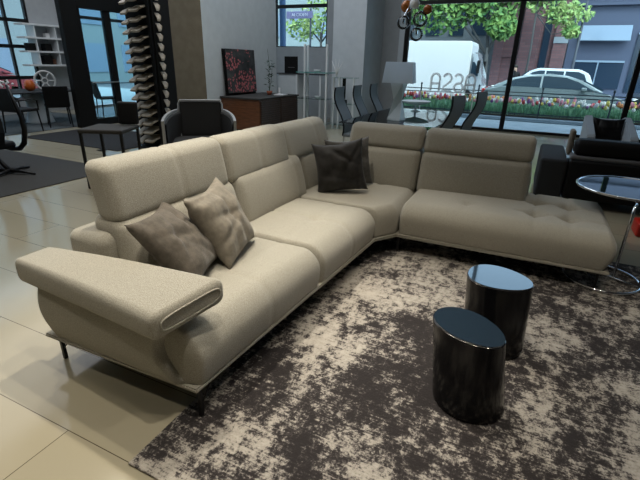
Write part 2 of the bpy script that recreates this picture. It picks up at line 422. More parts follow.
# corner seat with a chamfered front
def fn(p, u, v, w_):
    q = p.copy()
    xm = -1.015 if p.y <= 3.22 else (-1.015 + (p.y - 3.22) / .2 * .135 if p.y < 3.42 else -.88)
    k = (p.x + 1.9) / (1.9 - .88); q.x = -1.9 + k * (xm + 1.9)
    h = (p.z - .19) / .26; q.x += .012 * math.sin(PI * max(0, min(1, h))) * max(0, u) ** 2; q.z = max(q.z, .19)
    top = max(0, w_) ** 3
    dgn = (q.x + 1.0) - (-(q.y - 3.35)) * 0
    d1 = ((q.x + 1.42) + (q.y - 3.78)) / 1.414; d2 = ((q.x + 1.42) - (q.y - 3.78)) / 1.414
    q.z -= .012 * top * g(d2 - .0, .02) * (1 if d1 * 1 > -9 and (q.x - q.y) > -9 else 0) * (1 if q.x > -1.42 else .2)
    q.z -= .02 * top * g(math.hypot(q.x + 1.36, q.y - 3.72), .07)
    q.z += .012 * top * (1 - u * u) * (1 - v * v)
    return q
bm = NB(); cush(bm, -1.9, -.88, 3.225, 4.2, .07, .45, (.08, .03, .12), fn, .022); sculpt(bm, 'seat_cushion')
# right seat running into the open chaise end
def fn(p, u, v, w_):
    q = p.copy(); h = (p.z - .19) / .27
    q.y -= .022 * math.sin(PI * max(0, min(1, h)) * .9 + .15) * max(0, -v) ** 2; q.z = max(q.z, .19)
    q.x += .04 * math.sin(PI * max(0, min(1, h))) * max(0, u) ** 2
    top = max(0, w_) ** 3
    q.z += .018 * top * (1 - v * v) * (1 - u * u)
    for sx in (-.36, .17, .42):
        f_ = 1 if sx > 0 else .5
        q.z -= .013 * f_ * g(p.x - sx, .016) * top * (1 if sx > 0 or p.y < 3.75 else .3)
        for sy in (3.72, 4.05):
            if sx < 0 and sy > 4: continue
            q.z -= .055 * f_ * top * g(math.hypot(p.x - sx, p.y - sy), .06)
    for sy in (3.72, 4.05):
        if p.x > .0: q.z -= .013 * g(p.y - sy, .016) * top
    return q
bm = NB(); cush(bm, -.87, .70, 3.435, 4.46, .06, .46, (.05, .11, .12), fn, .022); sculpt(bm, 'seat_cushion')

# backrests (lower pads) and headrests on the long side; the pad leans back as it rises
def padX(y0, y1, zb, zt, xf_b, xf_t, th, r, seams=(), name='backrest', bul=.03):
    """front face at x = xf_b (bottom) .. xf_t (top), thickness th, along Y"""
    def fn(p, u, v, w_):
        q = p.copy(); k = (p.z - zb) / (zt - zb); q.x += xf_b + (xf_t - xf_b) * k
        q.x += bul * max(0, u) * (1 - v * v * .6) * (1 - w_ * w_)
        for s in seams: q.x -= .010 * g(p.y - s, .014) * max(0, u); q.z -= .010 * g(p.y - s, .014) * max(0, w_) ** 3
        return q
    bm = NB(); cush(bm, -th, 0, y0, y1, zb, zt, r, fn, .025); return sculpt(bm, name)
def padY(x0, x1, zb, zt, yf_b, yf_t, th, r, seams=(), name='backrest', bul=.025):
    def fn(p, u, v, w_):
        q = p.copy(); k = (p.z - zb) / (zt - zb); q.y += yf_b + (yf_t - yf_b) * k
        q.y -= bul * max(0, -v) * (1 - u * u * .6) * (1 - w_ * w_)
        for s in seams: q.y += .010 * g(p.x - s, .014) * max(0, -v)
        return q
    bm = NB(); cush(bm, x0, x1, 0, th, zb, zt, r, fn, .025); return sculpt(bm, name)
padX(1.42, 2.415, .40, .78, -1.70, -1.80, .24, .07)
padX(2.425, 3.40, .40, .80, -1.70, -1.80, .24, .07, (3.22,))
padX(3.41, 4.12, .40, .79, -1.74, -1.84, .20, .07)
padX(1.43, 2.385, .735, 1.06, -1.80, -1.87, .17, .055, (1.93,), 'headrest', .015)
padX(2.39, 3.24, .735, 1.055, -1.80, -1.87, .17, .055, (2.80,), 'headrest', .015)
padX(3.25, 4.12, .735, 1.035, -1.81, -1.92, .15, .055, (3.85,), 'headrest', .015)
padY(-1.70, -.885, .40, .80, 3.98, 4.10, .24, .06)
padY(-.875, .085, .40, .80, 3.98, 4.10, .24, .06)
padY(-1.64, -.885, .775, .995, 4.10, 4.20, .15, .055, (), 'headrest', .012)
padY(-.875, .085, .775, .995, 4.10, 4.20, .15, .055, (), 'headrest', .012)
# shell behind the pads
bm = NB(); cush(bm, -2.13, -1.84, 1.34, 4.44, .19, .70, .06, None, .08); sculpt(bm, 'back_shell')
bm = NB(); cush(bm, -1.86, .10, 4.18, 4.46, .19, .68, .05, None, .08); sculpt(bm, 'back_shell')
# arm: body and wide flared pad
def fn(p, u, v, w_):
    q = p.copy(); h = max(0, min(1, (p.z - .19) / .36))
    q.y -= .035 * math.sin(PI * h) * max(0, -v)
    if u > 0: q.x -= .22 * u * max(0, math.cos(PI * h)) ** 1 * 0 + .20 * u ** 3 * (math.sin(PI * min(1, h * 1.0)) ** 1) * .6
    q.x -= .03 * math.sin(PI * h) * max(0, -u); q.z = max(q.z, .19)
    return q
bm = NB(); cush(bm, -2.09, -1.17, 1.125, 1.34, .12, .555, .07, fn, .025); sculpt(bm, 'arm_body')
def fn(p, u, v, w_):
    q = p.copy()
    k = (u + 1) / 2                                # the pad widens towards the front
    hw = .095 + .075 * k; q.y = (1.17 + .01 * k) + v * hw
    q.z += .010 * (1 - u * u) * max(0, w_) + .028 * v * k - .012 * (1 - k)
    q.x += .055 * v * max(0, u)
    return q
bm = NB(); cush(bm, -2.16, -1.135, 1.0, 1.36, .515, .64, (.03, .04, .042), fn, .022); pad = sculpt(bm, 'armrest')
bm = NB()
for dx in (.004,):
    pts = []
    for k in range(28):
        a = 2 * PI * k / 28; cy = .135 * (abs(math.cos(a)) ** .5) * (1 if math.cos(a) > 0 else -1); cz = .032 * (abs(math.sin(a)) ** .5) * (1 if math.sin(a) > 0 else -1)
        pts.append((-1.131 + .052 * cy / .17, 1.18 + cy, .583 + cz + .028 * cy / .17))
    tube(bm, pts, .004, 6, True)
obj('piping', bm, FB, pad, smooth=True, world=True)
# plinth
poly = [(-2.11, 1.11), (-1.115, 1.135), (-1.0, 3.22), (-.87, 3.42), (.72, 3.42), (.72, 4.47), (-2.14, 4.47)]
bm = NB(); prism(bm, poly, .168, .191)
bmesh.ops.bevel(bm, geom=bm.edges[:], offset=.006, segments=2, affect='EDGES'); obj('base_rail', bm, FB, sofa, world=True)
pin = [(-1.98, 1.36), (-1.32, 1.36), (-1.22, 3.3), (-1.05, 3.66), (.55, 3.66), (.55, 4.3), (-1.98, 4.3)]
bm = NB(); prism(bm, pin, .135, .166); obj('underframe', bm, M['black_matte'], sofa, world=True)
for (x, y, ax, s) in [(-1.13, 1.17, 'y', 1), (-2.08, 1.17, 'x', 1), (-1.12, 3.15, 'y', -1), (-.86, 3.48, 'x', 1), (.66, 3.48, 'x', -1), (.66, 4.38, 'x', -1), (-2.06, 4.38, 'x', 1), (-2.06, 2.7, 'y', 1)]:
    bm = NB(); zb = .0125 if x > -1.2 else .0015
    if x < -1.25: zb = .013 if False else .0015
    if y > 4.1: zb = .0015
    prism(bm, [(x - .009, y - .009), (x + .009, y - .009), (x + .009, y + .009), (x - .009, y + .009)], zb, .17)
    dx, dy = (s * .09, 0) if ax == 'x' else (0, s * .09)
    rod(bm, (x, y, .06), (x + dx, y + dy, .17), .004, 8)
    obj('leg', bm, M['black_metal'], sofa, world=True)

# ------------------------------------------------------------------ throw pillows
def pillow(name, label, m, pos, eul, size=.45, T=.075, seed=0, crease=1.0):
    bm = NB(); n = 34; h = size / 2; V = {}
    rnd = random.Random(seed)
    fl = [(rnd.uniform(-1, 1), rnd.uniform(-1, 1), rnd.uniform(0, PI), rnd.uniform(.004, .011) * crease, rnd.uniform(.02, .05)) for _ in range(9)]
    def surf(i, j, side):
        u = -1 + 2 * i / n; v = -1 + 2 * j / n
        e = (1 - abs(u) ** 2.4) * (1 - abs(v) ** 2.4)
        edge = (i in (0, n) or j in (0, n))
        t = 0 if edge else T * max(e, 0) ** .5
        pull = 1 - .10 * (1 - abs(v) ** 2) * abs(u) ** 3
        pully = 1 - .10 * (1 - abs(u) ** 2) * abs(v) ** 3
        x = u * h * pull; z = v * h * pully
        d = 0
        if not edge:
            for (cx, cz, a, am, wd) in fl:
                px = (x / h - cx * .8); pz = (z / h - cz * .8); dd = px * math.sin(a) - pz * math.cos(a); al = px * math.cos(a) + pz * math.sin(a)
                d += am * math.exp(-(dd / (wd * 2.2)) ** 2) * math.exp(-(al / .7) ** 2)
            d += .010 * noise.noise(Vector((u * 2.2 + seed, v * 2.2, side))) * crease
        sag = -.012 * (1 - u * u) * max(0, v)
        key = (i, j, 0 if edge else side)
        if key not in V: V[key] = bm.verts.new((x, side * (t - d * (e ** .5 if e > 0 else 0)), z + sag))
        return V[key]
    for side in (-1, 1):
        for i in range(n):
            for j in range(n): bm.faces.new((surf(i, j, side), surf(i + 1, j, side), surf(i + 1, j + 1, side), surf(i, j + 1, side)))
    o = obj(name, bm, m, smooth=True)
    me = o.data; me.transform(Matrix.Translation(o.location))      # undo the base origin: origin at the centre
    o.location = pos; a, b, c_ = eul
    o.rotation_mode = 'XYZ'; o.rotation_euler = (a, b, c_)
    return tag(o, label, 'cushion')
pillow('throw_pillow', 'taupe velvet throw pillow nearest the arm of the sectional', M['pillow_taupe'], (-1.57, 1.585, .645), (-.787, .05, 1.972), .46, .10, 3, 1.8)
pillow('throw_pillow', 'lighter beige velvet throw pillow leaning second from the sofa arm', M['pillow_beige'], (-1.54, 1.925, .665), (-.539, -.039, 1.853), .46, .10, 11, 2.0)
pillow('throw_pillow', 'charcoal velvet throw pillow in front at the sofa corner', M['pillow_dark'], (-1.47, 3.53, .685), (-.205, -.161, .389), .46, .085, 5, 2.0)
pillow('throw_pillow', 'dark grey velvet pillow mostly hidden behind the charcoal one in the corner', M['pillow_grey'], (-1.485, 3.79, .675), (-.246, -.046, .778), .46, .07, 8, 1.4)

# ------------------------------------------------------------------ lacquered drum tables
def drum(name, label, cb, ct, ra, rb, rot, h, egg, seed_top, base_r, topmat):
    t = thing(name, label, 'side table', (cb[0], cb[1], .0125))
    n = 72; bm = NB(); rings = []
    zs = [0, .006, .02] + [.02 + (h - .03) * k / 14 for k in range(1, 15)] + [h - .004, h]
    def outline(k, a):
        r0x, r0y = base_r
        ex = ra * math.cos(a) * (1 + egg * math.cos(a)); ey = rb * math.sin(a) * (1 - egg * math.cos(a) * .8)
        ox = ex * math.cos(rot) - ey * math.sin(rot); oy = ex * math.sin(rot) + ey * math.cos(rot)
        a2 = a + rot; px = r0x * math.cos(a2); py = r0y * math.sin(a2)
        s = k
        return Vector((cb[0] + (ct[0] - cb[0]) * s + px * (1 - s) + ox * s, cb[1] + (ct[1] - cb[1]) * s + py * (1 - s) + oy * s, 0))
    for z in zs:
        k = min(1, z / (h - .01)); ins = .006 if z in (0, h) else (.0 if z > .01 or z > h - .01 else .002)
        ring = []
        for j in range(n):
            q = outline(k, 2 * PI * j / n); c0 = Vector((cb[0] + (ct[0] - cb[0]) * k, cb[1] + (ct[1] - cb[1]) * k, 0)); q = q - (q - c0).normalized() * ins
            ring.append(bm.verts.new((q.x, q.y, z + .0125)))
        rings.append(ring)
    for A, B in zip(rings, rings[1:]):
        for j in range(n): bm.faces.new((A[j], A[(j + 1) % n], B[(j + 1) % n], B[j]))
    bm.faces.new(rings[0]); 
    bm.faces.new(rings[-1])
    o = obj('body', bm, M['black_gloss'], t, world=True); shade_auto(o, 50)
    bm = NB(); ring = []
    A = []; B = []
    for j in range(n):
        q = outline(1, 2 * PI * j / n); c0 = Vector((ct[0], ct[1], 0)); q = q - (q - c0).normalized() * .004
        A.append(bm.verts.new((q.x, q.y, h + .0115))); B.append(bm.verts.new((q.x, q.y, h + .0165)))
    bm.faces.new(A); bm.faces.new(B)
    for j in range(n): bm.faces.new((A[j], A[(j + 1) % n], B[(j + 1) % n], B[j]))
    obj('table_top', bm, topmat, t, world=True)
M['top_sky_tint'] = mat('black_top_sky_tint', (.018, .032, .05), .06, 0, .9, 1)  # blue in the base colour stands in for reflected sky
drum('drum_table', 'glossy black drum side table with slanted oval outline, the nearer of the pair', (-.025, 1.845), (-.09, 1.84), .18, .128, -.55, .42, .05, 0, (.172, .165), M['top_sky_tint'])
drum('drum_table', 'glossy black drum side table with pebble shaped top, the farther of the pair', (.035, 2.40), (-.01, 2.435), .178, .155, -.1, .42, .10, 0, (.17, .17), M['top_sky_tint'])

# ------------------------------------------------------------------ round glass side table
t = thing('glass_side_table', 'round glass side table with chrome posts and ring base at the chaise end', 'side table', (.75, 3.68, .0125))
cx, cy, R_ = .88, 4.33, .41
bm = NB(); tube(bm, [(.73 + .26 * math.cos(a), 3.72 + .27 * math.sin(a), .025) for a in [2 * PI * k / 48 for k in range(48)]], .0115, 10, True)
tube(bm, [(.55, 3.88, .026), (.80, 3.76, .026), (.965, 3.66, .026)], .009, 8)
obj('base', bm, M['chrome'], t, smooth=True, world=True)
for (px, py) in ((.82, 3.775), (.985, 3.70)):
    bm = NB(); tube(bm, [(px, py, .03), (px, py, .55), (px + .003, py + .015, .585), (px + .02, py + .06, .605), (px + .05, py + .3, .606)], .011, 10)
    obj('post', bm, M['chrome'], t, smooth=True, world=True)
bm = NB(); tube(bm, [(cx + R_ * math.cos(a), cy + R_ * math.sin(a), .626) for a in [2 * PI * k / 64 for k in range(64)]], .011, 8, True)
obj('rim', bm, M['chrome'], t, smooth=True, world=True)
M['mirror_glass'] = mat('smoked_glass_top', (.012, .03, .035), .03, 0, 1.0, 1)
bm = NB(); lathe(bm, [(R_ - .005, .617), (R_ - .005, .630)], (cx, cy, 0), 64); obj('table_top', bm, M['mirror_glass'], t, world=True)
# red thing on the floor
bm = NB(); cush(bm, 1.16, 1.42, 5.0, 5.26, .001, .14, .02, None, .1); o = obj('red_box', bm, M['red'], smooth=True); tag(o, 'small red box on the floor beyond the round glass side table', 'box')

# ------------------------------------------------------------------ right side: black sofa, grey armchair
t = thing('black_sofa', 'long black sofa seen from behind beyond the chaise, grey piping along its back', 'sofa', (1.3, 6.2, 0))
bm = NB(); cush(bm, .50, 2.6, 5.80, 6.05, .10, .56, .03, None, .15); obj('back_shell', bm, M['black_soft'], t, True, True)
bm = NB(); cush(bm, .50, 2.6, 5.84, 6.08, .555, .605, .02, None, .15); obj('piping', bm, M['piping_grey'], t, True, True)
bm = NB(); cush(bm, .52, 2.6, 5.87, 6.12, .60, .79, .07, None, .1); obj('headrest', bm, M['black_soft'], t, True, True)
bm = NB(); cush(bm, .47, .53, 6.12, 6.34, .56, .86, .025, None, .1); obj('arm_flap', bm, M['pillow_beige'], t, True, True)
bm = NB(); cush(bm, .50, 2.6, 6.06, 6.85, .12, .42, .06, None, .15); obj('seat', bm, M['black_soft'], t, True, True)
for x in (.6, 2.5):
    for y in (5.88, 6.75):
        bm = NB(); rod(bm, (x, y, 0), (x, y, .12), .02); obj('leg', bm, M['chrome'], t, world=True)
t = thing('black_ottoman', 'dark square ottoman block at the left end of the black sofa', 'ottoman', (.34, 6.1, 0))
bm = NB(); cush(bm, .195, .492, 5.80, 7.0, .04, .55, .035, None, .1); obj('body', bm, M['charcoal'], t, True, True)
bm = NB(); bx(bm, .23, .44, 5.84, 6.96, 0, .04); obj('base', bm, M['black_matte'], t, world=True)
t = thing('armchair', 'pale grey angular armchair by the shop window', 'armchair', (1.2, 7.5, 0))
for s, xa in ((-1, .79), (1, 1.29)):
    bm = NB(); vs = []
    pr = [(7.0, .10), (7.95, .10), (8.0, .88), (7.9, .90), (7.05, .72), (7.0, .68)]
    A = [bm.verts.new((xa - .05, y, z)) for y, z in pr]; B = [bm.verts.new((xa + .05, y, z)) for y, z in pr]
    bm.faces.new(A); bm.faces.new(B)
    for i in range(6): bm.faces.new((A[i], A[(i + 1) % 6], B[(i + 1) % 6], B[i]))
    bmesh.ops.bevel(bm, geom=bm.edges[:], offset=.012, segments=2, affect='EDGES')
    obj('armrest', bm, M['armchair_grey'], t, world=True)
bm = NB(); bx(bm, .84, 1.24, 7.86, 7.98, .10, .86, .02); obj('backrest', bm, M['armchair_grey'], t, world=True)
bm = NB(); cush(bm, .842, 1.238, 7.02, 7.86, .2, .50, .05, None, .12); obj('seat', bm, M['white'], t, True, True)
for x in (.80, 1.28):
    for y in (7.06, 7.9): bm = NB(); rod(bm, (x, y, 0), (x, y, .1), .018); obj('leg', bm, M['chrome'], t, world=True)
pillow('loose_cushion', 'black crumpled cushion sitting in the pale grey armchair', M['black_soft'], (1.04, 7.66, .70), (-.25, 0, .05), .41, .085, 21, 2.2)

# ------------------------------------------------------------------ glass dining table with grey high-back chairs
t = thing('dining_table', 'long clear glass dining table behind the sofa corner', 'table', (-1.75, 7.3, 0))
M['table_glass'] = glass_mat('table_glass', (.62, .78, .78), ior=1.22)
bm = NB(); bx(bm, -2.55, -1.19, 6.02, 8.75, .728, .742, .004); obj('table_top', bm, M['table_glass'], t, world=True)
for y in (6.6, 8.1):
    bm = NB(); bx(bm, -2.0, -1.5, y - .03, y + .03, .03, .727); bx(bm, -2.2, -1.3, y - .05, y + .05, 0, .03); obj('leg', bm, M['chrome'], t, world=True)
def high_chair(loc, rz, label):
    t = thing('dining_chair', label, 'chair', loc, rz, 'grey high-back chairs at the glass table')
    # faces local +X; back curve in XZ
    def curve(s):  # s 0..1 from seat to top
        return Vector((-.20 - .17 * s + .045 * math.sin(s * PI * 2.0), 0, .44 + .74 * s))
    bm = NB(); N_ = 14; rows = []
    for k in range(N_ + 1):
        s = k / N_; c = curve(s); wd = .20 - .025 * s
        rows.append([bm.verts.new(c + Vector((dx, y, 0))) for dx, y in ((.012, -wd), (.012, wd), (-.012, wd), (-.012, -wd))])
    for A, B in zip(rows, rows[1:]):
        for j in range(4): bm.faces.new((A[j], A[(j + 1) % 4], B[(j + 1) % 4], B[j]))
    bm.faces.new(rows[0]); bm.faces.new(rows[-1]); o = obj('backrest', bm, M['chair_grey'], t); shade_auto(o, 40); o.location = (0, 0, 0); o.data.transform(Matrix.Identity(4))
    for sy in (-1, 1):
        bm = NB(); tube(bm, [curve(k / 12) + Vector((0, sy * (.205 - .025 * k / 12), 0)) for k in range(13)], .014, 8)
        obj('back_rail', bm, M['black_metal'], t, smooth=True)
    bm = NB(); cush(bm, -.22, .24, -.21, .21, .42, .475, .025, None, .1); obj('seat', bm, M['chair_grey'], t, True)
    for sx in (-1, 1):
        for sy in (-1, 1): bm = NB(); rod(bm, (sx * .19, sy * .17, .42), (sx * .21, sy * .18, 0), .013, 8); obj('leg', bm, M['chrome'], t)
    return t
high_chair((-2.55, 6.88, 0), 0, 'grey high-back dining chair, nearest of the three on the left side of the glass table')
high_chair((-2.55, 7.70, 0), 0, 'grey high-back dining chair, middle one on the left side of the glass table')
high_chair((-2.55, 8.60, 0), 0, 'grey high-back dining chair beside the pale column, farthest on the left of the glass table')
high_chair((-1.28, 6.35, 0), PI - .28, 'grey curved high-back chair, left of the two on the window side of the glass table')
high_chair((-1.12, 7.6, 0), PI - .28, 'grey curved high-back chair, right of the two on the window side of the glass table')

t = thing('table_lamp', 'white table lamp with faceted base and pale square shade on the glass table', 'lamp', (-1.91, 6.8, .743))
bm = NB()
rings = []
for r, z, a in ((.15, 0, 0), (.15, .02, .05), (.09, .30, .45), (.14, .54, .1), (.03, .60, .1), (.02, .70, .1)):
    rings.append([bm.verts.new((-1.91 + r * math.cos(a + PI / 2 * j + .6), 6.8 + r * math.sin(a + PI / 2 * j + .6), .743 + z)) for j in range(4)])
for A, B in zip(rings, rings[1:]):
    for j in range(4): bm.faces.new((A[j], A[(j + 1) % 4], B[(j + 1) % 4], B[j]))
bm.faces.new(rings[0]); bm.faces.new(rings[-1]); obj('base', bm, M['lamp_white'], t, world=True)
bm = NB(); rings = []
for r, z in ((.325, .545), (.275, .835), (.268, .833), (.318, .547)):
    rings.append([bm.verts.new((-1.91 + r * math.cos(PI / 2 * j + PI / 4 + .15), 6.8 + r * math.sin(PI / 2 * j + PI / 4 + .15), .743 + z)) for j in range(4)])
for k in range(4):
    A = rings[k]; B = rings[(k + 1) % 4]
    for j in range(4): bm.faces.new((A[j], A[(j + 1) % 4], B[(j + 1) % 4], B[j]))
obj('lamp_shade', bm, M['lamp_shade'], t, world=True)
bm = NB(); lathe(bm, [(.09, 0), (.085, .008), (.02, .025), (.018, .10), (.05, .11), (.22, .15), (.27, .185), (.26, .188), (.21, .157), (.01, .13)], (-1.98, 8.3, .743), 40)
o = obj('footed_bowl', bm, M['lamp_white'], smooth=True); tag(o, 'wide white footed bowl on the glass table right of the lamp', 'bowl')

# pendant of blown glass globes
t = thing('pendant_light', 'cluster pendant of clear and amber glass globes above the glass table', 'pendant lamp', (-1.9, 7, 2.1))
bm = NB(); rod(bm, (-1.9, 7, 2.3), (-1.9, 7, H), .012); obj('stem', bm, M['chrome'], t, world=True)
for (x, y, z, r, m_) in ((-1.97, 6.95, 2.12, .095, 'globe'), (-1.75, 7.05, 2.17, .11, 'globe'), (-1.76, 6.95, 1.96, .095, 'globe'), (-1.97, 7.05, 2.34, .085, 'amber'), (-1.64, 7.0, 2.29, .065, 'amber'), (-1.82, 6.92, 2.36, .07, 'white')):
    bm = NB(); lathe(bm, [(r * math.sin(PI * k / 14) + (0.0005 if k in (0, 14) else 0), -r * math.cos(PI * k / 14)) for k in range(15)], (x, y, z), 24)
    gl = obj('globe', bm, M[m_], t, smooth=True, world=True, label={'amber': 'amber glass globe', 'white': 'white glass globe'}.get(m_))
    bm = NB(); rod(bm, (x, y, z + r * .9), (-1.9, 7, 2.36 + .1 * r), .006, 6)
    if m_ == 'globe': lathe(bm, [(.001, -.03), (.022, 0), (.016, .05), (.001, .06)], (x, y, z), 12)
    obj('socket', bm, M['chrome'], gl, world=True)

# ------------------------------------------------------------------ display shelving before the street wall
t = thing('display_shelf', 'tall chrome and glass display shelf left of the grey column', 'shelf', (-5.0, 10.1, 0))
for (x, y) in ((-5.14, 9.9), (-5.26, 10.3), (-4.56, 9.9), (-4.74, 10.3)):
    bm = NB(); bx(bm, x - .02, x + .02, y - .02, y + .02, 0, 1.93); obj('post', bm, M['white_metal'], t, world=True)
for z in (.12, .70, 1.30):
    bm = NB(); bx(bm, -5.36, -4.52, 9.86, 10.34, z, z + .02, .003); obj('shelf', bm, M['glass'] if z < 1 else M['glass_edge'], t, world=True)
t = thing('display_shelf', 'lower white framed glass shelf unit standing against the grey column', 'shelf', (-4.35, 10.2, 0))
for x in (-4.50, -4.36, -3.98):
    bm = NB(); bx(bm, x - .02, x + .02, 10.2, 10.24, 0, 1.22); obj('post', bm, M['white_metal'], t, world=True)
for z in (.1, .6, 1.2):
    bm = NB(); bx(bm, -4.52, -3.96, 10.15, 10.5, z, z + .02); obj('shelf', bm, M['glass'], t, world=True)
bm = NB(); bx(bm, -4.30, -4.24, 10.28, 10.36, 1.222 - .5 + .0, 1.195, .004); bx(bm, -4.32, -4.20, 10.26, 10.38, .621, .70); o = obj('black_vase', bm, M['black_matte']); tag(o, 'slim black vase standing in the lower white framed shelf unit', 'vase')
t = thing('cabinet', 'pale grey cabinet by the street wall with a black picture on top', 'cabinet', (-6.2, 11.2, 0))
bm = NB(); bx(bm, -6.62, -5.95, 10.95, 11.4, .05, 1.2, .005); obj('body', bm, M['wall_light'], t, world=True)
bm = NB(); bx(bm, -5.95, -5.90, 10.93, 11.42, .0, 1.22, .004); obj('side_panel', bm, M['white_metal'], t, world=True)
bm = NB(); bx(bm, -6.64, -5.2, 10.93, 11.42, 1.221, 1.245, .003); obj('top', bm, M['charcoal'], t, world=True)
bm = NB(); bx(bm, -5.25, -5.2, 10.95, 11.4, 0, 1.22, .003); obj('side_panel', bm, M['white_metal'], t, world=True)
t = thing('black_sign', 'black upright display sign on the pale cabinet by the street wall', 'sign', (-6.2, 11.1, 1.246))
bm = NB(); bx(bm, -6.38, -5.98, 11.08, 11.11, 1.246, 1.67, .004); obj('panel', bm, M['black_matte'], t, world=True)
bm = NB()
for k in range(7): bx(bm, -6.27 + k * .03, -6.25 + k * .03, 11.076, 11.0795, 1.385, 1.40 + .004 * (k % 2))
obj('lettering', bm, M['piping_grey'], t, world=True)
for k, (x, y, z, m_, lab) in enumerate([(-4.85, 10.0, 1.322, 'white', 'small white bowl on the upper glass shelf'), (-4.85, 10.05, .722, 'wall_light', 'small grey bowl on the middle glass shelf'), (-5.2, 10.08, .722, 'white', 'white bowl at the left end of the middle glass shelf')]):
    bm = NB(); lathe(bm, [(.03, 0), (.05, .006), (.085, .05), (.08, .052), (.045, .015), (.001, .01)], (x, y, z), 24); o = obj('bowl', bm, M[m_], smooth=True); tag(o, lab, 'bowl')
bm = NB()
for a in (-.7, -.2, .3, .8): tube(bm, [(-4.45 + .0 * a, 10.25, 1.23), (-4.45 + .06 * a, 10.25, 1.40), (-4.45 + .2 * a, 10.25, 1.55 + .1 * (1 - abs(a)))], [.012, .010, .003], 6)
o = obj('branch_sculpture', bm, M['white'], smooth=True); tag(o, 'white branching coral-like ornament on top of the lower shelf unit', 'ornament')

# ------------------------------------------------------------------ credenza with picture and plant
t = thing('credenza', 'dark walnut credenza with slatted doors against the light wall', 'cabinet', (-5.9, 9.1, 0))
bm = NB(); bx(bm, -6.45, -5.42, 8.30, 10.05, .08, .745, .006); obj('body', bm, M['walnut'], t, world=True)
bm = NB(); bx(bm, -6.46, -5.39, 8.27, 10.08, .746, .78, .004); obj('top', bm, M['gray_pad'], t, world=True)
for y0, y1 in ((8.33, 9.16), (9.19, 10.02)):
    bm = NB(); bx(bm, -5.42, -5.405, y0, y1, .10, .73)
    for k in range(13): bx(bm, -5.405, -5.385, y0 + .005, y1 - .005, .115 + k * .047, .14 + k * .047, .003)
    obj('door', bm, M['dark_wood'], t, world=True)
bm = NB(); bx(bm, -6.35, -5.52, 8.4, 9.95, 0, .08); obj('plinth', bm, M['black_matte'], t, world=True)

t = thing('picture', 'dark abstract picture with red flowers leaning on the light wall above the credenza', 'picture', (-6.35, 8.9, .78))
def art():
    m = mat('flower_painting', (.05, .05, .06), .6); n, l, b = nodes(m)
    tc = n.new('ShaderNodeTexCoord')
    nz = n.new('ShaderNodeTexNoise'); nz.inputs['Scale'].default_value = 4; nz.inputs['Detail'].default_value = 6
    r0 = ramp(n, [(.35, (.012, .012, .014)), (.6, (.055, .06, .06)), (.75, (.09, .10, .08))]); l.new(tc.outputs['Object'], nz.inputs['Vector']); l.new(nz.outputs[0], r0.inputs[0])
    vo = n.new('ShaderNodeTexVoronoi'); vo.inputs['Scale'].default_value = 17; l.new(tc.outputs['Object'], vo.inputs['Vector'])
    vr = ramp(n, [(.38, (1, 1, 1)), (.52, (0, 0, 0))]); l.new(vo.outputs['Distance'], vr.inputs[0])
    # two clusters of flowers
    def blob(y, z, s):
        mp = n.new('ShaderNodeMapping'); mp.vector_type = 'POINT'; mp.inputs['Location'].default_value = (0, -y / s, -z / s * 1.6); mp.inputs['Scale'].default_value = (0, 1 / s, 1.6 / s)
        gr = n.new('ShaderNodeTexGradient'); gr.gradient_type = 'SPHERICAL'; l.new(tc.outputs['Object'], mp.inputs[0]); l.new(mp.outputs[0], gr.inputs[0]); return gr.outputs['Fac']
    a = blob(.18, .22, .62); c = blob(-.42, .66, .42)
    mx = n.new('ShaderNodeMath'); mx.operation = 'MAXIMUM'; l.new(a, mx.inputs[0]); l.new(c, mx.inputs[1])
    st = n.new('ShaderNodeMath'); st.operation = 'GREATER_THAN'; st.inputs[1].default_value = .16; n2 = n.new('ShaderNodeTexNoise'); n2.inputs['Scale'].default_value = 5; n2.inputs['Detail'].default_value = 3; l.new(tc.outputs['Object'], n2.inputs['Vector'])
    md_ = n.new('ShaderNodeMath'); md_.operation = 'MULTIPLY_ADD'; md_.inputs[1].default_value = 2.2; md_.inputs[2].default_value = -1.12; l.new(n2.outputs[0], md_.inputs[0])
    ad = n.new('ShaderNodeMath'); ad.operation = 'ADD'; l.new(mx.outputs[0], ad.inputs[0]); l.new(md_.outputs[0], ad.inputs[1]); l.new(ad.outputs[0], st.inputs[0])
    mu = n.new('ShaderNodeMath'); mu.operation = 'MULTIPLY'; l.new(st.outputs[0], mu.inputs[0]); l.new(vr.outputs[0], mu.inputs[1])
    cm = n.new('ShaderNodeMix'); cm.data_type = 'RGBA'; l.new(mu.outputs[0], cm.inputs['Factor']); l.new(r0.outputs[0], cm.inputs[6]); cm.inputs[7].default_value = (.55, .15, .16, 1)
    l.new(cm.outputs[2], b.inputs['Base Color']); return m
M['art'] = art()
tilt = Matrix.Rotation(math.radians(-3), 4, 'Y')
def leaning(v): return v
bm = NB(); bx(bm, 0, .035, -.60, .60, 0, .99, .003); o = obj('frame', bm, M['black_matte'], t); o.location = (-.06, .13, .003); o.rotation_euler = (0, math.radians(-3), 0)
bm = NB(); bx(bm, .036, .040, -.575, .575, .025, .965); o = obj('canvas', bm, M['art'], o); o.location = (.038, 0, .025)
t = thing('potted_plant', 'thin leafy twig plant in a small terracotta pot on the credenza', 'plant', (-5.85, 9.42, .781))
bm = NB(); lathe(bm, [(.05, 0), (.075, .09), (.07, .09), (.02, .08)], (-5.85, 9.42, .781), 20); obj('pot', bm, M['terracotta'], t, True, True)
bm = NB(); tube(bm, [(-5.85, 9.42, .86), (-5.86, 9.43, 1.2), (-5.83, 9.40, 1.5), (-5.86, 9.38, 1.80)], [.008, .006, .005, .002], 6)
tube(bm, [(-5.85, 9.42, .86), (-5.83, 9.50, 1.2), (-5.82, 9.52, 1.42)], [.006, .005, .002], 6); obj('stem', bm, M['plant'], t, world=True)
bm = NB(); rr = random.Random(4)
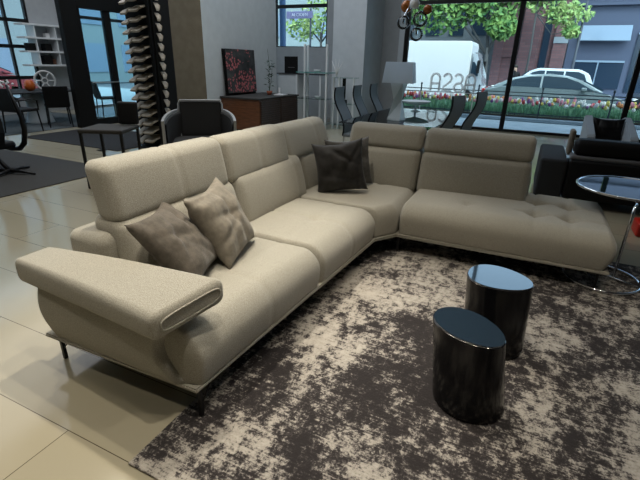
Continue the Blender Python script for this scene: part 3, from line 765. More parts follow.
for k in range(46):
    z = .95 + .6 * rr.random(); a = rr.random() * 2 * PI; r = .03 + .11 * rr.random(); p = Vector((-5.85 + r * math.cos(a) * .7, 9.43 + r * math.sin(a), z))
    d1 = Vector((math.cos(a), math.sin(a), rr.uniform(-.3, .6))).normalized(); d2 = d1.cross(Vector((rr.random(), rr.random(), 1))).normalized()
    q = [p - d1 * .045, p + d2 * .025, p + d1 * .055, p - d2 * .025]; bm.faces.new([bm.verts.new(v) for v in q])
obj('leaves', bm, M['plant'], t, world=True)
bm = NB(); rod(bm, (-5.75, 9.72, .781), (-5.75, 9.72, .94), .028, 20); o = obj('candle', bm, M['white'], smooth=False); tag(o, 'white pillar candle beside the twig plant on the credenza', 'candle')
bm = NB(); bx(bm, -5.72, -5.48, 9.40, 9.66, .781, .805, .003); o = obj('paper_stack', bm, M['white']); tag(o, 'white stack of papers lying on the credenza by the plant pot', 'paper')

# mark on the shaded wall face
bm = NB(); tube(bm, [(-7.52 + .06 * math.cos(a) , 7.835, 2.18 + .13 * math.sin(a)) for a in [2 * PI * k / 24 for k in range(24)]], .014, 8, True)
o = obj('wall_ring', bm, M['piping_grey'], smooth=True); tag(o, 'small grey oval ring fixed on the shaded wall face beside the sample rack', 'wall ornament')

# ------------------------------------------------------------------ lounge chair behind the sofa
rz = math.radians(38)
t = thing('lounge_chair', 'light grey shell lounge chair with dark padding behind the sofa', 'armchair', (-4.80, 5.62, 0), rz + math.radians(0))
# local: faces -Y
bm = NB(); cush(bm, -.34, .34, .22, .30, .34, .90, .05, lambda p, u, v, w_: Vector((p.x, p.y + .18 * (p.z - .34), p.z)), .06); obj('back_pad', bm, M['gray_pad'], t, True)
bm = NB(); tube(bm, [(sx * (.35), .22 + .18 * (z - .34), z) for sx, z in ((-1, .40), (-1, .86), (-.93, .915), (.93, .915), (1, .86), (1, .40), (.93, .335), (-.93, .335))], .016, 8, True); obj('back_frame', bm, M['gray_shell'], t, True)
for s in (-1, 1):
    bm = NB(); rows = []
    for k in range(9):
        y = .32 - .78 * k / 8; x = s * (.36 + .17 * math.sin(PI * .5 * k / 8)); zt = .78 - .10 * (k / 8) ** 2; zb = .22
        rows.append([bm.verts.new((x - s * .02, y, zb)), bm.verts.new((x - s * .02, y, zt)), bm.verts.new((x + s * .02, y, zt)), bm.verts.new((x + s * .02, y, zb))])
    for A, B in zip(rows, rows[1:]):
        for j in range(4): bm.faces.new((A[j], A[(j + 1) % 4], B[(j + 1) % 4], B[j]))
    bm.faces.new(rows[0]); bm.faces.new(rows[-1]); o = obj('arm_shell', bm, M['gray_shell'], t); shade_auto(o, 50)
    bm = NB(); rows = []
    for k in range(9):
        y = .28 - .70 * k / 8; x = s * (.335 + .17 * math.sin(PI * .5 * k / 8)); zt = .74 - .10 * (k / 8) ** 2
        rows.append([bm.verts.new((x, y, .26)), bm.verts.new((x, y, zt)), bm.verts.new((x - s * .02, y, zt - .02)), bm.verts.new((x - s * .02, y, .26))])
    for A, B in zip(rows, rows[1:]):
        for j in range(4): bm.faces.new((A[j], A[(j + 1) % 4], B[(j + 1) % 4], B[j]))
    obj('arm_pad', bm, M['gray_pad'], t)
bm = NB(); cush(bm, -.44, .44, -.44, .24, .24, .36, .04, None, .1); obj('seat', bm, M['gray_pad'], t, True)
bm = NB(); rod(bm, (0, -.1, .03), (0, -.1, .24), .03); lathe(bm, [(.28, 0), (.28, .012), (.03, .03)], (0, -.1, 0), 32); obj('base', bm, M['chrome'], t)

# ------------------------------------------------------------------ leather sample rack
t = thing('sample_rack', 'tall black display rack carrying curled leather samples', 'rack', (-6.2, 6.0, 0))
bm = NB(); bx(bm, -6.56, -5.95, 5.98, 6.06, .04, 3.0, .004); obj('back_panel', bm, M['black_matte'], t, world=True)
for x in (-5.93,): bm = NB(); bx(bm, x - .03, x + .03, 5.86, 6.10, .04, 3.0, .004); obj('post', bm, M['black_metal'], t, world=True)
bm = NB(); bx(bm, -6.48, -5.78, 5.8, 6.3, 0, .04, .004); obj('base', bm, M['black_metal'], t, world=True)
bm = NB(); bx(bm, -5.90, -5.87, 5.9, 6.3, .04, 3.0, .004); obj('side_panel', bm, M['black_matte'], t, world=True)
def flap_mesh(wd, dep, name, m):
    bm = NB(); n = 8; nx = 6; T_ = []; B_ = []
    for k in range(n + 1):
        s = k / n; rt = []; rb = []
        for j in range(nx + 1):
            u = j / nx; y = -dep * math.sin(s * 1.4) / math.sin(1.4); z = .10 * (1 - s) ** 1.2 + .06 * max(0, u - .55) ** 2 / .2 * s
            x = -wd / 2 + wd * u
            rt.append(bm.verts.new((x, y, z))); rb.append(bm.verts.new((x + .004, y + .006 * s, z - .020 - .006 * s)))
        T_.append(rt); B_.append(rb)
    for A in (T_, B_):
        for k in range(n):
            for j in range(nx): bm.faces.new((A[k][j], A[k][j + 1], A[k + 1][j + 1], A[k + 1][j]))
    for k in range(n):
        for j in (0, nx): bm.faces.new((T_[k][j], T_[k + 1][j], B_[k + 1][j], B_[k][j]))
    for k in (0, n):
        for j in range(nx): bm.faces.new((T_[k][j], T_[k][j + 1], B_[k][j + 1], B_[k][j]))
    return bm
first = {}
def flap(kind, x, y, z, rz, label, grp, wd, dep, m):
    if kind not in first:
        o = obj('leather_sample', flap_mesh(wd, dep, kind, m), m, smooth=False); me = o.data; me.transform(Matrix.Translation(o.location)); o.location = (0, 0, 0); first[kind] = o
        shade_auto(o, 40)
    else: o = first[kind].copy(); col.objects.link(o)
    o.location = (x, y, z); o.rotation_euler = (0, 0, rz); tag(o, label, 'leather sample', grp); return o
ORD = ['topmost', 'second', 'third', 'fourth', 'fifth', 'sixth', 'seventh', 'eighth', 'ninth', 'tenth', 'eleventh', 'twelfth', 'thirteenth', 'fourteenth', 'fifteenth', 'sixteenth', 'seventeenth']
for k in range(16):
    z = 2.40 - k * .15; w_ = ORD[k] + (' from the top' if k else '')
    flap('wide', -6.105, 5.976, z, 0, 'curled beige leather sample, %s in the right column of the rack' % w_, 'leather samples in the right column', .27, .22, M['swatch'])
    flap('slim', -6.36, 5.976, z - .035, 0, 'curled beige leather sample, %s in the narrow left column of the rack' % w_, 'leather samples in the left column', .19, .20, M['swatch'])
    flap('edge', -5.871, 6.0, z + .03, PI / 2, 'short leather sample, %s sticking out from the right side of the rack' % w_, 'leather samples on the rack side', .09, .055, M['swatch'])

# ------------------------------------------------------------------ dark counter stool, floor socket
t = thing('counter_stool', 'dark counter stool with square seat and black back behind the sofa', 'stool', (-4.75, 3.85, 0), math.radians(25))
bm = NB(); cush(bm, -.27, .27, -.27, .27, .685, .735, .02, None, .1); obj('seat', bm, M['gray_pad'], t, True)
for sx in (-1, 1):
    for sy in (-1, 1): bm = NB(); bx(bm, sx * .245 - .016, sx * .245 + .016, sy * .245 - .016, sy * .245 + .016, 0, .69, .004); obj('leg', bm, M['black_metal'], t)
bm = NB(); cush(bm, .02, .28, .20, .26, .74, 1.02, .03, lambda p, u, v, w_: Vector((p.x, p.y + .1 * (p.z - .7), p.z)), .06); obj('backrest', bm, M['black_soft'], t, True)
bm = NB(); bx(bm, -6.83, -6.70, 5.20, 5.33, .0002, .006); o = obj('floor_socket', bm, M['black_matte']); o.location.z = .0125; tag(o, 'small square black floor socket behind the dark stool', 'floor socket')

# ------------------------------------------------------------------ far left: cantilever chair, dining set, shelf
t = thing('swivel_armchair', 'black low swivel armchair cut by the left picture edge', 'chair', (-6.75, 3.3, .0125))
def side(y): return [(x - .43, y, z) for x, z in ((-6.02, 1.16), (-5.93, .93), (-5.86, .76), (-5.85, .58), (-5.92, .40), (-6.05, .31), (-6.25, .285), (-6.8, .30))]
for y in (3.2, 3.72):
    bm = NB(); tube(bm, side(y), [.018, .026, .03, .034, .036, .034, .03, .025], 10); obj('side_tube', bm, M['black_metal'], t, True, True)
bm = NB(); A = [[bm.verts.new((x + dx, y, z + dz)) for y in (3.22, 3.46) for dx, dz in ((0, 0), (-.03, .01))] for x, _, z in side(0)[:5] for dx0 in (0,)]
for P_, Q_ in zip(A, A[1:]):
    for i, j in ((0, 2), (2, 3), (3, 1), (1, 0)): bm.faces.new((P_[i], P_[j], Q_[j], Q_[i]))
obj('backrest', bm, M['black_soft'], t, world=True)
bm = NB(); cush(bm, -7.2, -6.50, 3.22, 3.70, .32, .42, .04, None, .1); obj('seat', bm, M['black_soft'], t, True, True)
bm = NB(); tube(bm, [(-6.80, 3.46, .30), (-6.60, 3.46, .19), (-6.38, 3.46, .05)], .03, 10); obj('column', bm, M['black_metal'], t, True, True)
bm = NB()
for a_ in range(4):
    an = a_ * PI / 2 + .35; tube(bm, [(-6.38, 3.46, .055), (-6.38 + .18 * math.cos(an), 3.46 + .18 * math.sin(an), .05), (-6.38 + .36 * math.cos(an), 3.46 + .36 * math.sin(an), .028)], [.026, .022, .015], 8)
obj('star_base', bm, M['black_metal'], t, True, True)

def side_chair(loc, rz, label):
    t = thing('dining_chair', label, 'chair', loc, rz, 'black chairs at the far dining table')
    bm = NB(); cush(bm, -.25, .25, -.24, .24, .43, .49, .025, None, .1); obj('seat', bm, M['black_soft'], t, True)
    bm = NB(); cush(bm, -.26, -.21, -.25, .25, .45, .90, .02, lambda p, u, v, w_: Vector((p.x - .05 * (w_ + 1), p.y, p.z)), .1); obj('backrest', bm, M['black_soft'], t, True)
    for sx in (-1, 1):
        for sy in (-1, 1): bm = NB(); rod(bm, (sx * .22, sy * .21, .44), (sx * .25, sy * .23, 0), .018, 8, .014); obj('leg', bm, M['black_metal'], t)
    return t
side_chair((-9.95, 6.75, .0125), math.radians(150), 'black dining chair with its solid back turned to the camera')
a = side_chair((-9.7, 5.75, .0125), math.radians(100), 'black dining chair with armrests, seen from its side at the far table')
for s in (-1, 1):
    bm = NB(); tube(bm, [(-.27, s * .25, .66), (.1, s * .26, .68), (.22, s * .25, .64), (.23, s * .24, .45)], .016, 8); obj('armrest', bm, M['black_metal'], a, True)
side_chair((-11.0, 9.0, .0), math.radians(70), 'black dining chair glimpsed through the glass door')
t = thing('dining_table', 'far dark dining table with white pedestal by the left windows', 'table', (-10.9, 6.3, .0125))
bm = NB(); bx(bm, -11.6, -10.35, 5.4, 7.9, .72, .755, .006); obj('table_top', bm, M['charcoal'], t, world=True)
bm = NB(); lathe(bm, [(.32, 0), (.30, .03), (.22, .3), (.25, .70)], (-10.9, 6.9, .0125), 32); obj('pedestal', bm, M['wall_light'], t, True, True)
# white wheel sculpture on the table
t = thing('wheel_sculpture', 'round white openwork wheel sculpture on the far dining table', 'sculpture', (-10.65, 7.05, .756))
bm = NB(); c0 = Vector((-10.65, 7.05, .98)); ux = Vector((.55, .83, 0)).normalized(); uz = Vector((0, 0, 1))
tube(bm, [c0 + ux * .21 * math.cos(a) + uz * .21 * math.sin(a) for a in [2 * PI * k / 36 for k in range(36)]], .022, 8, True)
tube(bm, [c0 + ux * .06 * math.cos(a) + uz * .06 * math.sin(a) for a in [2 * PI * k / 20 for k in range(20)]], .016, 8, True)
for k in range(6): a = PI * k / 3; d_ = ux * math.cos(a) + uz * math.sin(a); rod(bm, c0 + d_ * .06, c0 + d_ * .2, .014, 8)
obj('wheel', bm, M['white'], t, True, True)
bm = NB(); box(bm, (-10.65, 7.05, .763), (.12, .12, .014), .003); obj('foot', bm, M['white'], t, world=True)
bm = NB(); lathe(bm, [(.05, 0), (.11, .05), (.12, .14), (.07, .23), (.06, .24)], (-10.75, 6.72, .756), 24); o = obj('orange_vase', bm, M['orange'], smooth=True); tag(o, 'round orange vase beside the white wheel sculpture', 'vase')
t = thing('flower_bowl', 'low bowl of pale flowers on the far dining table', 'flowers', (-10.8, 6.1, .756))
bm = NB(); lathe(bm, [(.05, 0), (.13, .06), (.12, .065), (.03, .02)], (-10.8, 6.1, .756), 20); obj('bowl', bm, M['wall_light'], t, True, True)
bm = NB(); rr = random.Random(2)
for k in range(24):
    p = (-10.8 + rr.uniform(-.16, .16), 6.1 + rr.uniform(-.2, .2), .85 + rr.uniform(0, .14)); q = bmesh.ops.create_icosphere(bm, subdivisions=1, radius=.03)
    for v in q['verts']: v.co += Vector(p)
    for f in set(f for v in q['verts'] for f in v.link_faces): f.material_index = k % 3 == 0
obj('flowers', bm, [M['white'], M['plant']], t, world=True)
# wall shelf
t = thing('wall_shelf', 'pale wall shelving with stacked boxes at the far left wall', 'shelf', (-12.9, 8.9, 1.2))
for z in (1.25, 1.60, 1.95, 2.28):
    bm = NB(); bx(bm, -12.99, -12.62, 8.05, 9.5, z, z + .045, .004); obj('shelf', bm, M['white_metal'], t, world=True)
for y in (8.35, 8.95, 9.45):
    bm = NB(); bx(bm, -12.99, -12.64, y, y + .03, 1.29, 2.28); obj('upright', bm, M['white_metal'], t, world=True)
for k, (y, z, s, m_, lab) in enumerate([(8.15, 1.646, .20, 'black_matte', 'black box at the left of the middle wall shelf'), (8.62, 1.646, .20, 'black_matte', 'dark box in the centre of the middle wall shelf'), (8.5, 1.296, .24, 'black_matte', 'dark blue-black box on the lower wall shelf'), (8.75, 1.296, .15, 'walnut', 'brown wooden block on the lower wall shelf'), (8.75, 1.996, .12, 'white', 'small white box on the upper wall shelf')]):
    bm = NB(); bx(bm, -12.9, -12.9 + s, y, y + s, z, z + s * .95, .005); o = obj('box', bm, M[m_]); tag(o, lab, 'box')

# ================================================================== outside
M['paving'] = noisy('sidewalk_concrete', (.38, .42, .44), (.46, .50, .52), 2, .9)
M['asphalt'] = noisy('asphalt', (.13, .15, .17), (.18, .20, .22), 3, .9)
M['curb'] = mat('curb_stone', (.26, .30, .34), .9)
M['soil'] = mat('soil', (.05, .045, .035), .95)
M['van_white'] = mat('van_white', (.80, .80, .80), .35)
M['car_dark'] = mat('car_dark_teal', (.26, .32, .34), .25, .2, .8, .8)
M['car_silver'] = mat('car_silver', (.62, .66, .70), .25, .3, .8, .8)
M['car_black'] = mat('car_black', (.02, .025, .03), .3, .2, .8, .8)
M['car_glass'] = mat('car_glass', (.02, .04, .06), .3, 0, .15, 0)
M['tyre'] = mat('tyre', (.01, .01, .01), .8)
M['light_red'] = mat('tail_light', (.5, .03, .02), .2)
M['headlight'] = mat('head_light', (.8, .8, .8), .2)
M['fence'] = mat('iron_fence', (.03, .04, .05), .6)
M['leaf'] = noisy('leaf_green', (.05, .16, .05), (.22, .36, .09), 3, .6)
M['leaf2'] = noisy('leaf_light_green', (.16, .32, .10), (.42, .52, .18), 3, .6)
M['bark'] = mat('bark', (.07, .07, .07), .9)
M['tulip_leaf'] = noisy('tulip_leaf', (.12, .30, .17), (.28, .48, .28), 6, .6)
M['stone'] = mat('grey_stone', (.15, .165, .18), .8)
M['bldg_pale'] = mat('pale_facade', (.25, .30, .31), .8)
M['bldg_blue'] = mat('blue_grey_cladding', (.055, .07, .12), .6)
M['bldg_glass'] = mat('facade_glass', (.02, .035, .06), .15, 0, .8)
M['awning'] = mat('awning', (.20, .27, .36), .8)
M['pole'] = mat('pole_steel', (.05, .06, .08), .5)
M['sign_purple'] = mat('sign_purple', (.16, .15, .28), .6)
M['skin'] = mat('skin', (.45, .28, .2), .6); M['hair'] = mat('hair', (.02, .015, .01), .7)
def brick():
    m = mat('brick', (.2, .1, .1), .9); n, l, b = nodes(m); tc = n.new('ShaderNodeTexCoord'); mp = n.new('ShaderNodeMapping'); mp.inputs['Rotation'].default_value = (PI / 2, 0, 0)
    br = n.new('ShaderNodeTexBrick'); br.inputs['Scale'].default_value = 1; br.inputs['Brick Width'].default_value = .42; br.inputs['Row Height'].default_value = .14; br.inputs['Mortar Size'].default_value = .012
    br.inputs['Color1'].default_value = (.15, .075, .085, 1); br.inputs['Color2'].default_value = (.20, .10, .105, 1); br.inputs['Mortar'].default_value = (.12, .09, .10, 1)
    l.new(tc.outputs['Object'], mp.inputs[0]); l.new(mp.outputs[0], br.inputs['Vector']); l.new(br.outputs[0], b.inputs['Base Color']); return m
M['brick'] = brick(); M['stone_light'] = mat('faded_white', (.5, .52, .62), .6)
def ground(name, x0, x1, y0, y1, z, m):
    bm = NB(); bx(bm, x0, x1, y0, y1, z - .3, z); o = obj(name, bm, m); o['kind'] = 'structure'; return o
ground('sidewalk', -40, 25, 12.55, 17.9, -.05, M['paving']); ground('street', -40, 25, 17.9, 26.5, -.16, M['asphalt']); ground('sidewalk', -40, 25, 26.5, 60, -.05, M['paving'])
ground('side_street', -40, -13.4, -10, 12.55, -.08, M['paving'])

# tulip bed
bm = NB(); bx(bm, -7.5, 6, 15.45, 17.7, -.05, .06, .02); o = obj('bed_curb', bm, M['curb']); o['kind'] = 'structure'
bm = NB(); bx(bm, -7.3, 5.8, 15.7, 17.5, .06, .12, .02); o = obj('soil_bed', bm, M['soil']); o['kind'] = 'structure'
rr = random.Random(31)
bm = NB()
for k in range(5200):
    x = rr.uniform(-5.4, 4.4); y = rr.uniform(15.78, 17.4); h = rr.uniform(.16, .36); a = rr.random() * PI; wd = .02
    dx, dy = math.cos(a) * wd, math.sin(a) * wd; lx, ly = rr.uniform(-.09, .09), rr.uniform(-.09, .09)
    v = [bm.verts.new((x - dx, y - dy, .12)), bm.verts.new((x + dx, y + dy, .12)), bm.verts.new((x + dx * .8 + lx * .5, y + dy * .8 + ly * .5, .12 + h * .6)), bm.verts.new((x + lx, y + ly, .12 + h)), bm.verts.new((x - dx * .8 + lx * .5, y - dy * .8 + ly * .5, .12 + h * .6))]
    bm.faces.new(v)
o = obj('tulip_leaves', bm, M['tulip_leaf']); tag(o, 'dense green tulip leaves filling the street flower bed', 'leaves', kind='stuff')
cols = {'white': (.78, .76, .72), 'yellow': (.75, .60, .14), 'red': (.52, .05, .05), 'pink': (.68, .25, .30), 'purple': (.20, .07, .22), 'orange': (.72, .28, .10)}
tul = {}
for c, rgb in cols.items():
    bm = NB(); lathe(bm, [(.010, 0), (.008, .36)], (0, 0, 0), 5, 0)
    lathe(bm, [(.012, .355), (.045, .385), (.052, .43), (.036, .48), (.030, .50)], (0, 0, 0), 7, 1)
    o = obj('tulip', bm, [M['tulip_leaf'], mat('petal_' + c, rgb, .5)], smooth=True); o.data.transform(Matrix.Translation(o.location)); tul[c] = o; tul[c + '_used'] = False
names = ['white'] * 6 + ['yellow'] * 4 + ['red'] * 3 + ['pink'] * 4 + ['purple'] * 2 + ['orange'] * 2
for k in range(280):
    c = rr.choice(names); o = tul[c]
    if tul[c + '_used']: o = o.copy(); col.objects.link(o)
    tul[c + '_used'] = True
    x = -4.9 + 9.0 * (k + rr.random()) / 280; y = rr.uniform(15.75, 17.2)
    o.location = (x, y, .12); s = rr.uniform(.72, 1.12); o.scale = (1.0, 1.0, s); o.rotation_euler = (rr.uniform(-.1, .1), rr.uniform(-.1, .1), rr.random() * 6)
    tag(o, '%s tulip in the street flower bed behind the railing' % c, 'tulip', '%s tulips in the street bed' % c)
# railing
t = thing('iron_railing', 'low dark iron railing along the tulip bed outside the window', 'railing', (-1, 15.6, .06))
for z in (.80, .70, .16):
    bm = NB(); bx(bm, -7.4, 5.9, 15.59, 15.62, z, z + .03); obj('rail', bm, M['fence'], t, world=True)
for k in range(8):
    x = -7.35 + k * 1.88; bm = NB(); bx(bm, x - .02, x + .02, 15.585, 15.625, .06, .92); bm2 = bm; lathe(bm, [(.005, .91), (.035, .94), (.03, .98), (.005, 1.0)], (x, 15.605, 0), 10); obj('post', bm, M['fence'], t, world=True)

# vehicles: local x forward, y width
def prof_body(bm, prof, hw, tum=None, mi=0, bev=.03):
    A = []; B = []
    for x, z in prof:
        k = 1
        if tum: k = 1 - tum[2] * max(0, min(1, (z - tum[0]) / (tum[1] - tum[0])))
        A.append(bm.verts.new((x, -hw * k, z))); B.append(bm.verts.new((x, hw * k, z)))
    n = len(prof); fs = [bm.faces.new(A), bm.faces.new(B)]
    for i in range(n): fs.append(bm.faces.new((A[i], A[(i + 1) % n], B[(i + 1) % n], B[i])))
    if bev: bmesh.ops.bevel(bm, geom=list(set(e for f in fs for e in f.edges if abs(f.normal.y) > .2 or True)), offset=bev, segments=2, affect='EDGES')
def wheels(t, xs, hw, r=.33):
    for x in xs:
        for s in (-1, 1):
            bm = NB(); rod(bm, (x, s * (hw - .2), r), (x, s * (hw + .01), r), r, 28); o = obj('wheel', bm, M['tyre'], t)
            bm = NB(); rod(bm, (x, s * (hw + .005), r), (x, s * (hw + .02), r), r * .6, 20)
            obj('rim', bm, M['chrome'], o)
def car(name, label, loc, rz, m, suv=False, cat='car'):
    t = thing(name, label, cat, loc, rz)
    if not suv:
        body = [(-2.35, .30), (-2.42, .62), (-2.32, .92), (-1.75, 1.0), (-.9, 1.03), (.85, .98), (1.7, .88), (2.25, .72), (2.38, .50), (2.30, .28)]
        cab = [(-2.1, .96), (-1.45, 1.30), (-.9, 1.43), (-.2, 1.48), (.4, 1.44), (.85, 1.30), (1.6, .93)]
        win = [(-1.7, 1.04), (-1.3, 1.27), (-.85, 1.37), (-.2, 1.41), (.35, 1.375), (.75, 1.25), (1.25, 1.0)]
        pillars = (-.40,); top = 1.45
    else:
        body = [(-2.2, .35), (-2.28, .75), (-2.2, 1.05), (-1.7, 1.12), (1.0, 1.12), (1.9, 1.05), (2.2, .8), (2.2, .35)]
        cab = [(-2.15, 1.08), (-1.9, 1.55), (-1.5, 1.72), (.2, 1.74), (.55, 1.62), (1.25, 1.08)]
        win = [(-1.9, 1.15), (-1.7, 1.52), (-1.45, 1.62), (.15, 1.64), (.45, 1.56), (1.0, 1.15)]
        pillars = (-.9, -.1); top = 1.74
    bm = NB(); prof_body(bm, body, .90, bev=.06); b = obj('body', bm, m, t); shade_auto(b, 30)
    bm = NB(); prof_body(bm, cab, .84, (.95, top, .22), bev=.05); o = obj('cabin', bm, m, t); shade_auto(o, 30)
    segs = [(-9,) + pillars, pillars + (9,)]
    xs = [win[0][0] - 9] + list(pillars) + [9]
    bm = NB(); prof_body(bm, win, .855, (.95, top, .22), bev=0); wo = obj('side_window', bm, M['car_glass'], t)
    for p_ in pillars:
        bm = NB(); prof_body(bm, [(p_ - .03, 1.0), (p_ - .03, top - .05), (p_ + .03, top - .05), (p_ + .03, 1.0)], .862, (.95, top, .22), bev=0); obj('pillar', bm, m, wo)
    bm = NB()
    ws = [(cab[-2][0] + .04, cab[-2][1] - .02), (cab[-1][0] - .04, cab[-1][1] + .06)]
    bx_ = [bm.verts.new((x + .03, s * .62, z + .03)) for (x, z), s in ((ws[0], -1), (ws[0], 1), (ws[1], 1), (ws[1], -1))]; bm.faces.new(bx_)
    r_ = bmesh.ops.extrude_face_region(bm, geom=bm.faces[:]); 
    for v in [e for e in r_['geom'] if isinstance(e, bmesh.types.BMVert)]: v.co += Vector((-.05, 0, -.05))
    obj('windshield', bm, M['car_glass'], t)
    wheels(t, (-1.45, 1.45), .88)
    for s in (-1, 1):
        bm = NB(); box(bm, (.95, s * .98, 1.02), (.16, .16, .12), .03); obj('mirror', bm, m, t)
        bm = NB(); box(bm, (-2.33 if not suv else -2.2, s * .68, .84 if not suv else 1.0), (.14, .34, .14), .03); obj('tail_light', bm, M['light_red'], t)
        bm = NB(); box(bm, (2.22, s * .68, .64 if not suv else .82), (.18, .34, .12), .03); obj('head_light', bm, M['headlight'], t)
    return t
car('sedan_car', 'dark sedan car parked beyond the tulips, its front to the right', (.5, 19.0, -.13), 0, M['car_dark'])
sv = car('suv_car', 'silver car behind the dark sedan in the street', (.1, 22.8, -.13), PI, M['car_silver'], True); sv.scale = (.92, 1, .96)
car('sedan_car', 'black car at the right edge of the shop window view', (5.6, 21.0, -.13), PI, M['car_black'])
t = thing('delivery_van', 'tall plain white delivery van parked in the street', 'van', (-5.3, 20.6, -.13))
bm = NB(); prof_body(bm, [(-3.2, .45), (-3.2, 2.55), (-3.1, 2.6), (2.60, 2.6), (2.66, 2.5), (2.66, .45)], 1.02, bev=.04); obj('cargo_box', bm, M['van_white'], t)
bm = NB(); prof_body(bm, [(2.68, .4), (2.68, 2.2), (2.85, 2.2), (3.10, 1.3), (3.2, 1.1), (3.22, .4)], .95, (1.0, 2.0, .12), bev=.06); o = obj('cab', bm, M['car_silver'], t)
bm = NB(); prof_body(bm, [(2.72, 1.3), (2.72, 2.0), (2.84, 2.0), (3.02, 1.3)], .955, (1.0, 2.0, .12), bev=0); obj('side_window', bm, M['car_glass'], t)
for s in (-1, 1): bm = NB(); box(bm, (3.0, s * 1.08, 1.65), (.12, .12, .5), .03); rod(bm, (2.95, s * .9, 1.5), (2.95, s * 1.08, 1.5), .02); obj('mirror', bm, M['black_metal'], t)
wheels(t, (-2.0, 2.6), .98, .38)
bm = NB(); bx(bm, -3.1, 2.6, -.98, .98, .30, .46); obj('chassis', bm, M['black_matte'], t)
car('sedan_car', 'dark red car parked outside the far left window', (-17.8, 8.6, -.05), PI / 2, mat('car_red', (.42, .08, .09), .3))

# pedestrian (skin-modifier body)
def person():
    t = thing('person', 'person in dark clothes standing on the pavement behind the parked cars', 'person', (-1.12, 24.2, -.16))
    J = {'pel': (0, 0, .95, .13), 'sp': (0, 0, 1.15, .12), 'ch': (0, 0, 1.36, .155), 'nk': (0, 0, 1.52, .06), 'hb': (0, -.01, 1.60, .075), 'ht': (0, 0, 1.72, .085),
         'lh': (-.1, 0, .9, .10), 'lk': (-.11, -.03, .5, .065), 'la': (-.11, .02, .08, .045), 'lt': (-.12, -.15, .04, .04),
         'rh': (.1, 0, .9, .10), 'rk': (.12, -.05, .5, .065), 'ra': (.13, .0, .08, .045), 'rt': (.14, -.17, .04, .04),
         'ls': (-.19, 0, 1.44, .06), 'le': (-.25, .03, 1.16, .045), 'lw': (-.24, -.05, .92, .032), 'ln': (-.24, -.08, .83, .035),
         'rs': (.19, 0, 1.44, .06), 're': (.25, .03, 1.16, .045), 'rw': (.2, -.14, .98, .032), 'rn': (.18, -.2, .93, .035)}
    E_ = [('pel', 'sp'), ('sp', 'ch'), ('ch', 'nk'), ('nk', 'hb'), ('hb', 'ht'), ('pel', 'lh'), ('lh', 'lk'), ('lk', 'la'), ('la', 'lt'), ('pel', 'rh'), ('rh', 'rk'), ('rk', 'ra'), ('ra', 'rt'),
          ('ch', 'ls'), ('ls', 'le'), ('le', 'lw'), ('lw', 'ln'), ('ch', 'rs'), ('rs', 're'), ('re', 'rw'), ('rw', 'rn')]
    ks = list(J); me = bpy.data.meshes.new('body'); me.from_pydata([J[k][:3] for k in ks], [(ks.index(a), ks.index(b)) for a, b in E_], [])
    o = bpy.data.objects.new('body', me); col.objects.link(o); o.parent = t
    md = o.modifiers.new('skin', 'SKIN'); md.use_smooth_shade = True
    for k, v in zip(ks, me.skin_vertices[0].data): v.radius = (J[k][3], J[k][3])
    me.skin_vertices[0].data[0].use_root = True
    s_ = o.modifiers.new('sub', 'SUBSURF'); s_.levels = 1; s_.render_levels = 1
    dg = bpy.context.evaluated_depsgraph_get(); ev = o.evaluated_get(dg); nm = bpy.data.meshes.new_from_object(ev); o.modifiers.clear(); o.data = nm
    nm.materials.clear(); nm.materials.append(M['black_soft']); nm.materials.append(M['skin'])
    for p in nm.polygons:
        p.use_smooth = True; p.material_index = 1 if (p.center.z > 1.53 or (abs(p.center.x) > .15 and p.center.z < .95 and p.center.z > .78)) else 0
    bm = NB(); q = bmesh.ops.create_uvsphere(bm, u_segments=16, v_segments=10, radius=.098)
    for v in q['verts']: v.co = Vector((v.co.x, v.co.y + .02, v.co.z * .9 + 1.735))
    obj('hair', bm, M['hair'], t, True)
person()

# trees: trunk + crown of many single leaves
def tree(name, label, x, y, trunk_h, crown, n, m, seed, z0=-.1, leaf=.10, tr=.14):
    t = thing(name, label, 'tree', (x, y, z0)); rr = random.Random(seed)
    bm = NB(); tube(bm, [(x, y, z0), (x + .05, y, z0 + trunk_h * .5), (x - .03, y, z0 + trunk_h)], [tr, tr * .8, tr * .6], 10)
    for (cx, cy_, cz, rx, ry, rz_) in crown: tube(bm, [(x, y, z0 + trunk_h * .85), ((x + cx) / 2, (y + cy_) / 2, cz - rz_ * .4), (cx, cy_, cz)], [tr * .5, tr * .3, .02], 7)
    obj('trunk', bm, M['bark'], t, True, True)
    bm = NB()
    for k in range(n):
        cx, cy_, cz, rx, ry, rz_ = rr.choice(crown)
        d = Vector((rr.gauss(0, 1), rr.gauss(0, 1), rr.gauss(0, 1))).normalized() * (rr.random() ** .45)
        p = Vector((cx + d.x * rx, cy_ + d.y * ry, cz + d.z * rz_)); a = Vector((rr.gauss(0, 1), rr.gauss(0, 1), rr.gauss(0, 1))).normalized(); b = a.orthogonal().normalized()
        s = leaf * rr.uniform(.6, 1.4)
        bm.faces.new([bm.verts.new(v) for v in (p - a * s, p + b * s * .55, p + a * s, p - b * s * .55)])
    obj('foliage', bm, m, t, world=True)
tree('street_tree', 'large green street tree behind the white van', -2.85, 27.2, 2.6, [(-5.6, 27.2, 4.6, 2.2, 1.0, 1.5), (-3.2, 27.2, 4.9, 2.0, 1.0, 1.4), (-7.6, 27.4, 5.2, 2.0, 1.0, 1.6), (-2.3, 27.0, 3.5, .8, .6, .6), (-4.0, 27.2, 6.6, 3.0, 1.2, 1.5), (-1.2, 27.3, 5.4, 1.4, 1.0, 1.0)], 5600, M['leaf'], 5, leaf=.16)
tree('street_tree', 'light green young tree whose branch hangs before the brick facade', -.75, 26.9, 4.9, [(.75, 26.9, 4.0, 1.1, .7, .6), (-.2, 27.0, 4.9, 1.4, .8, .9), (1.0, 26.8, 3.25, .40, .35, .3)], 1300, M['leaf2'], 8, leaf=.12, tr=.065)
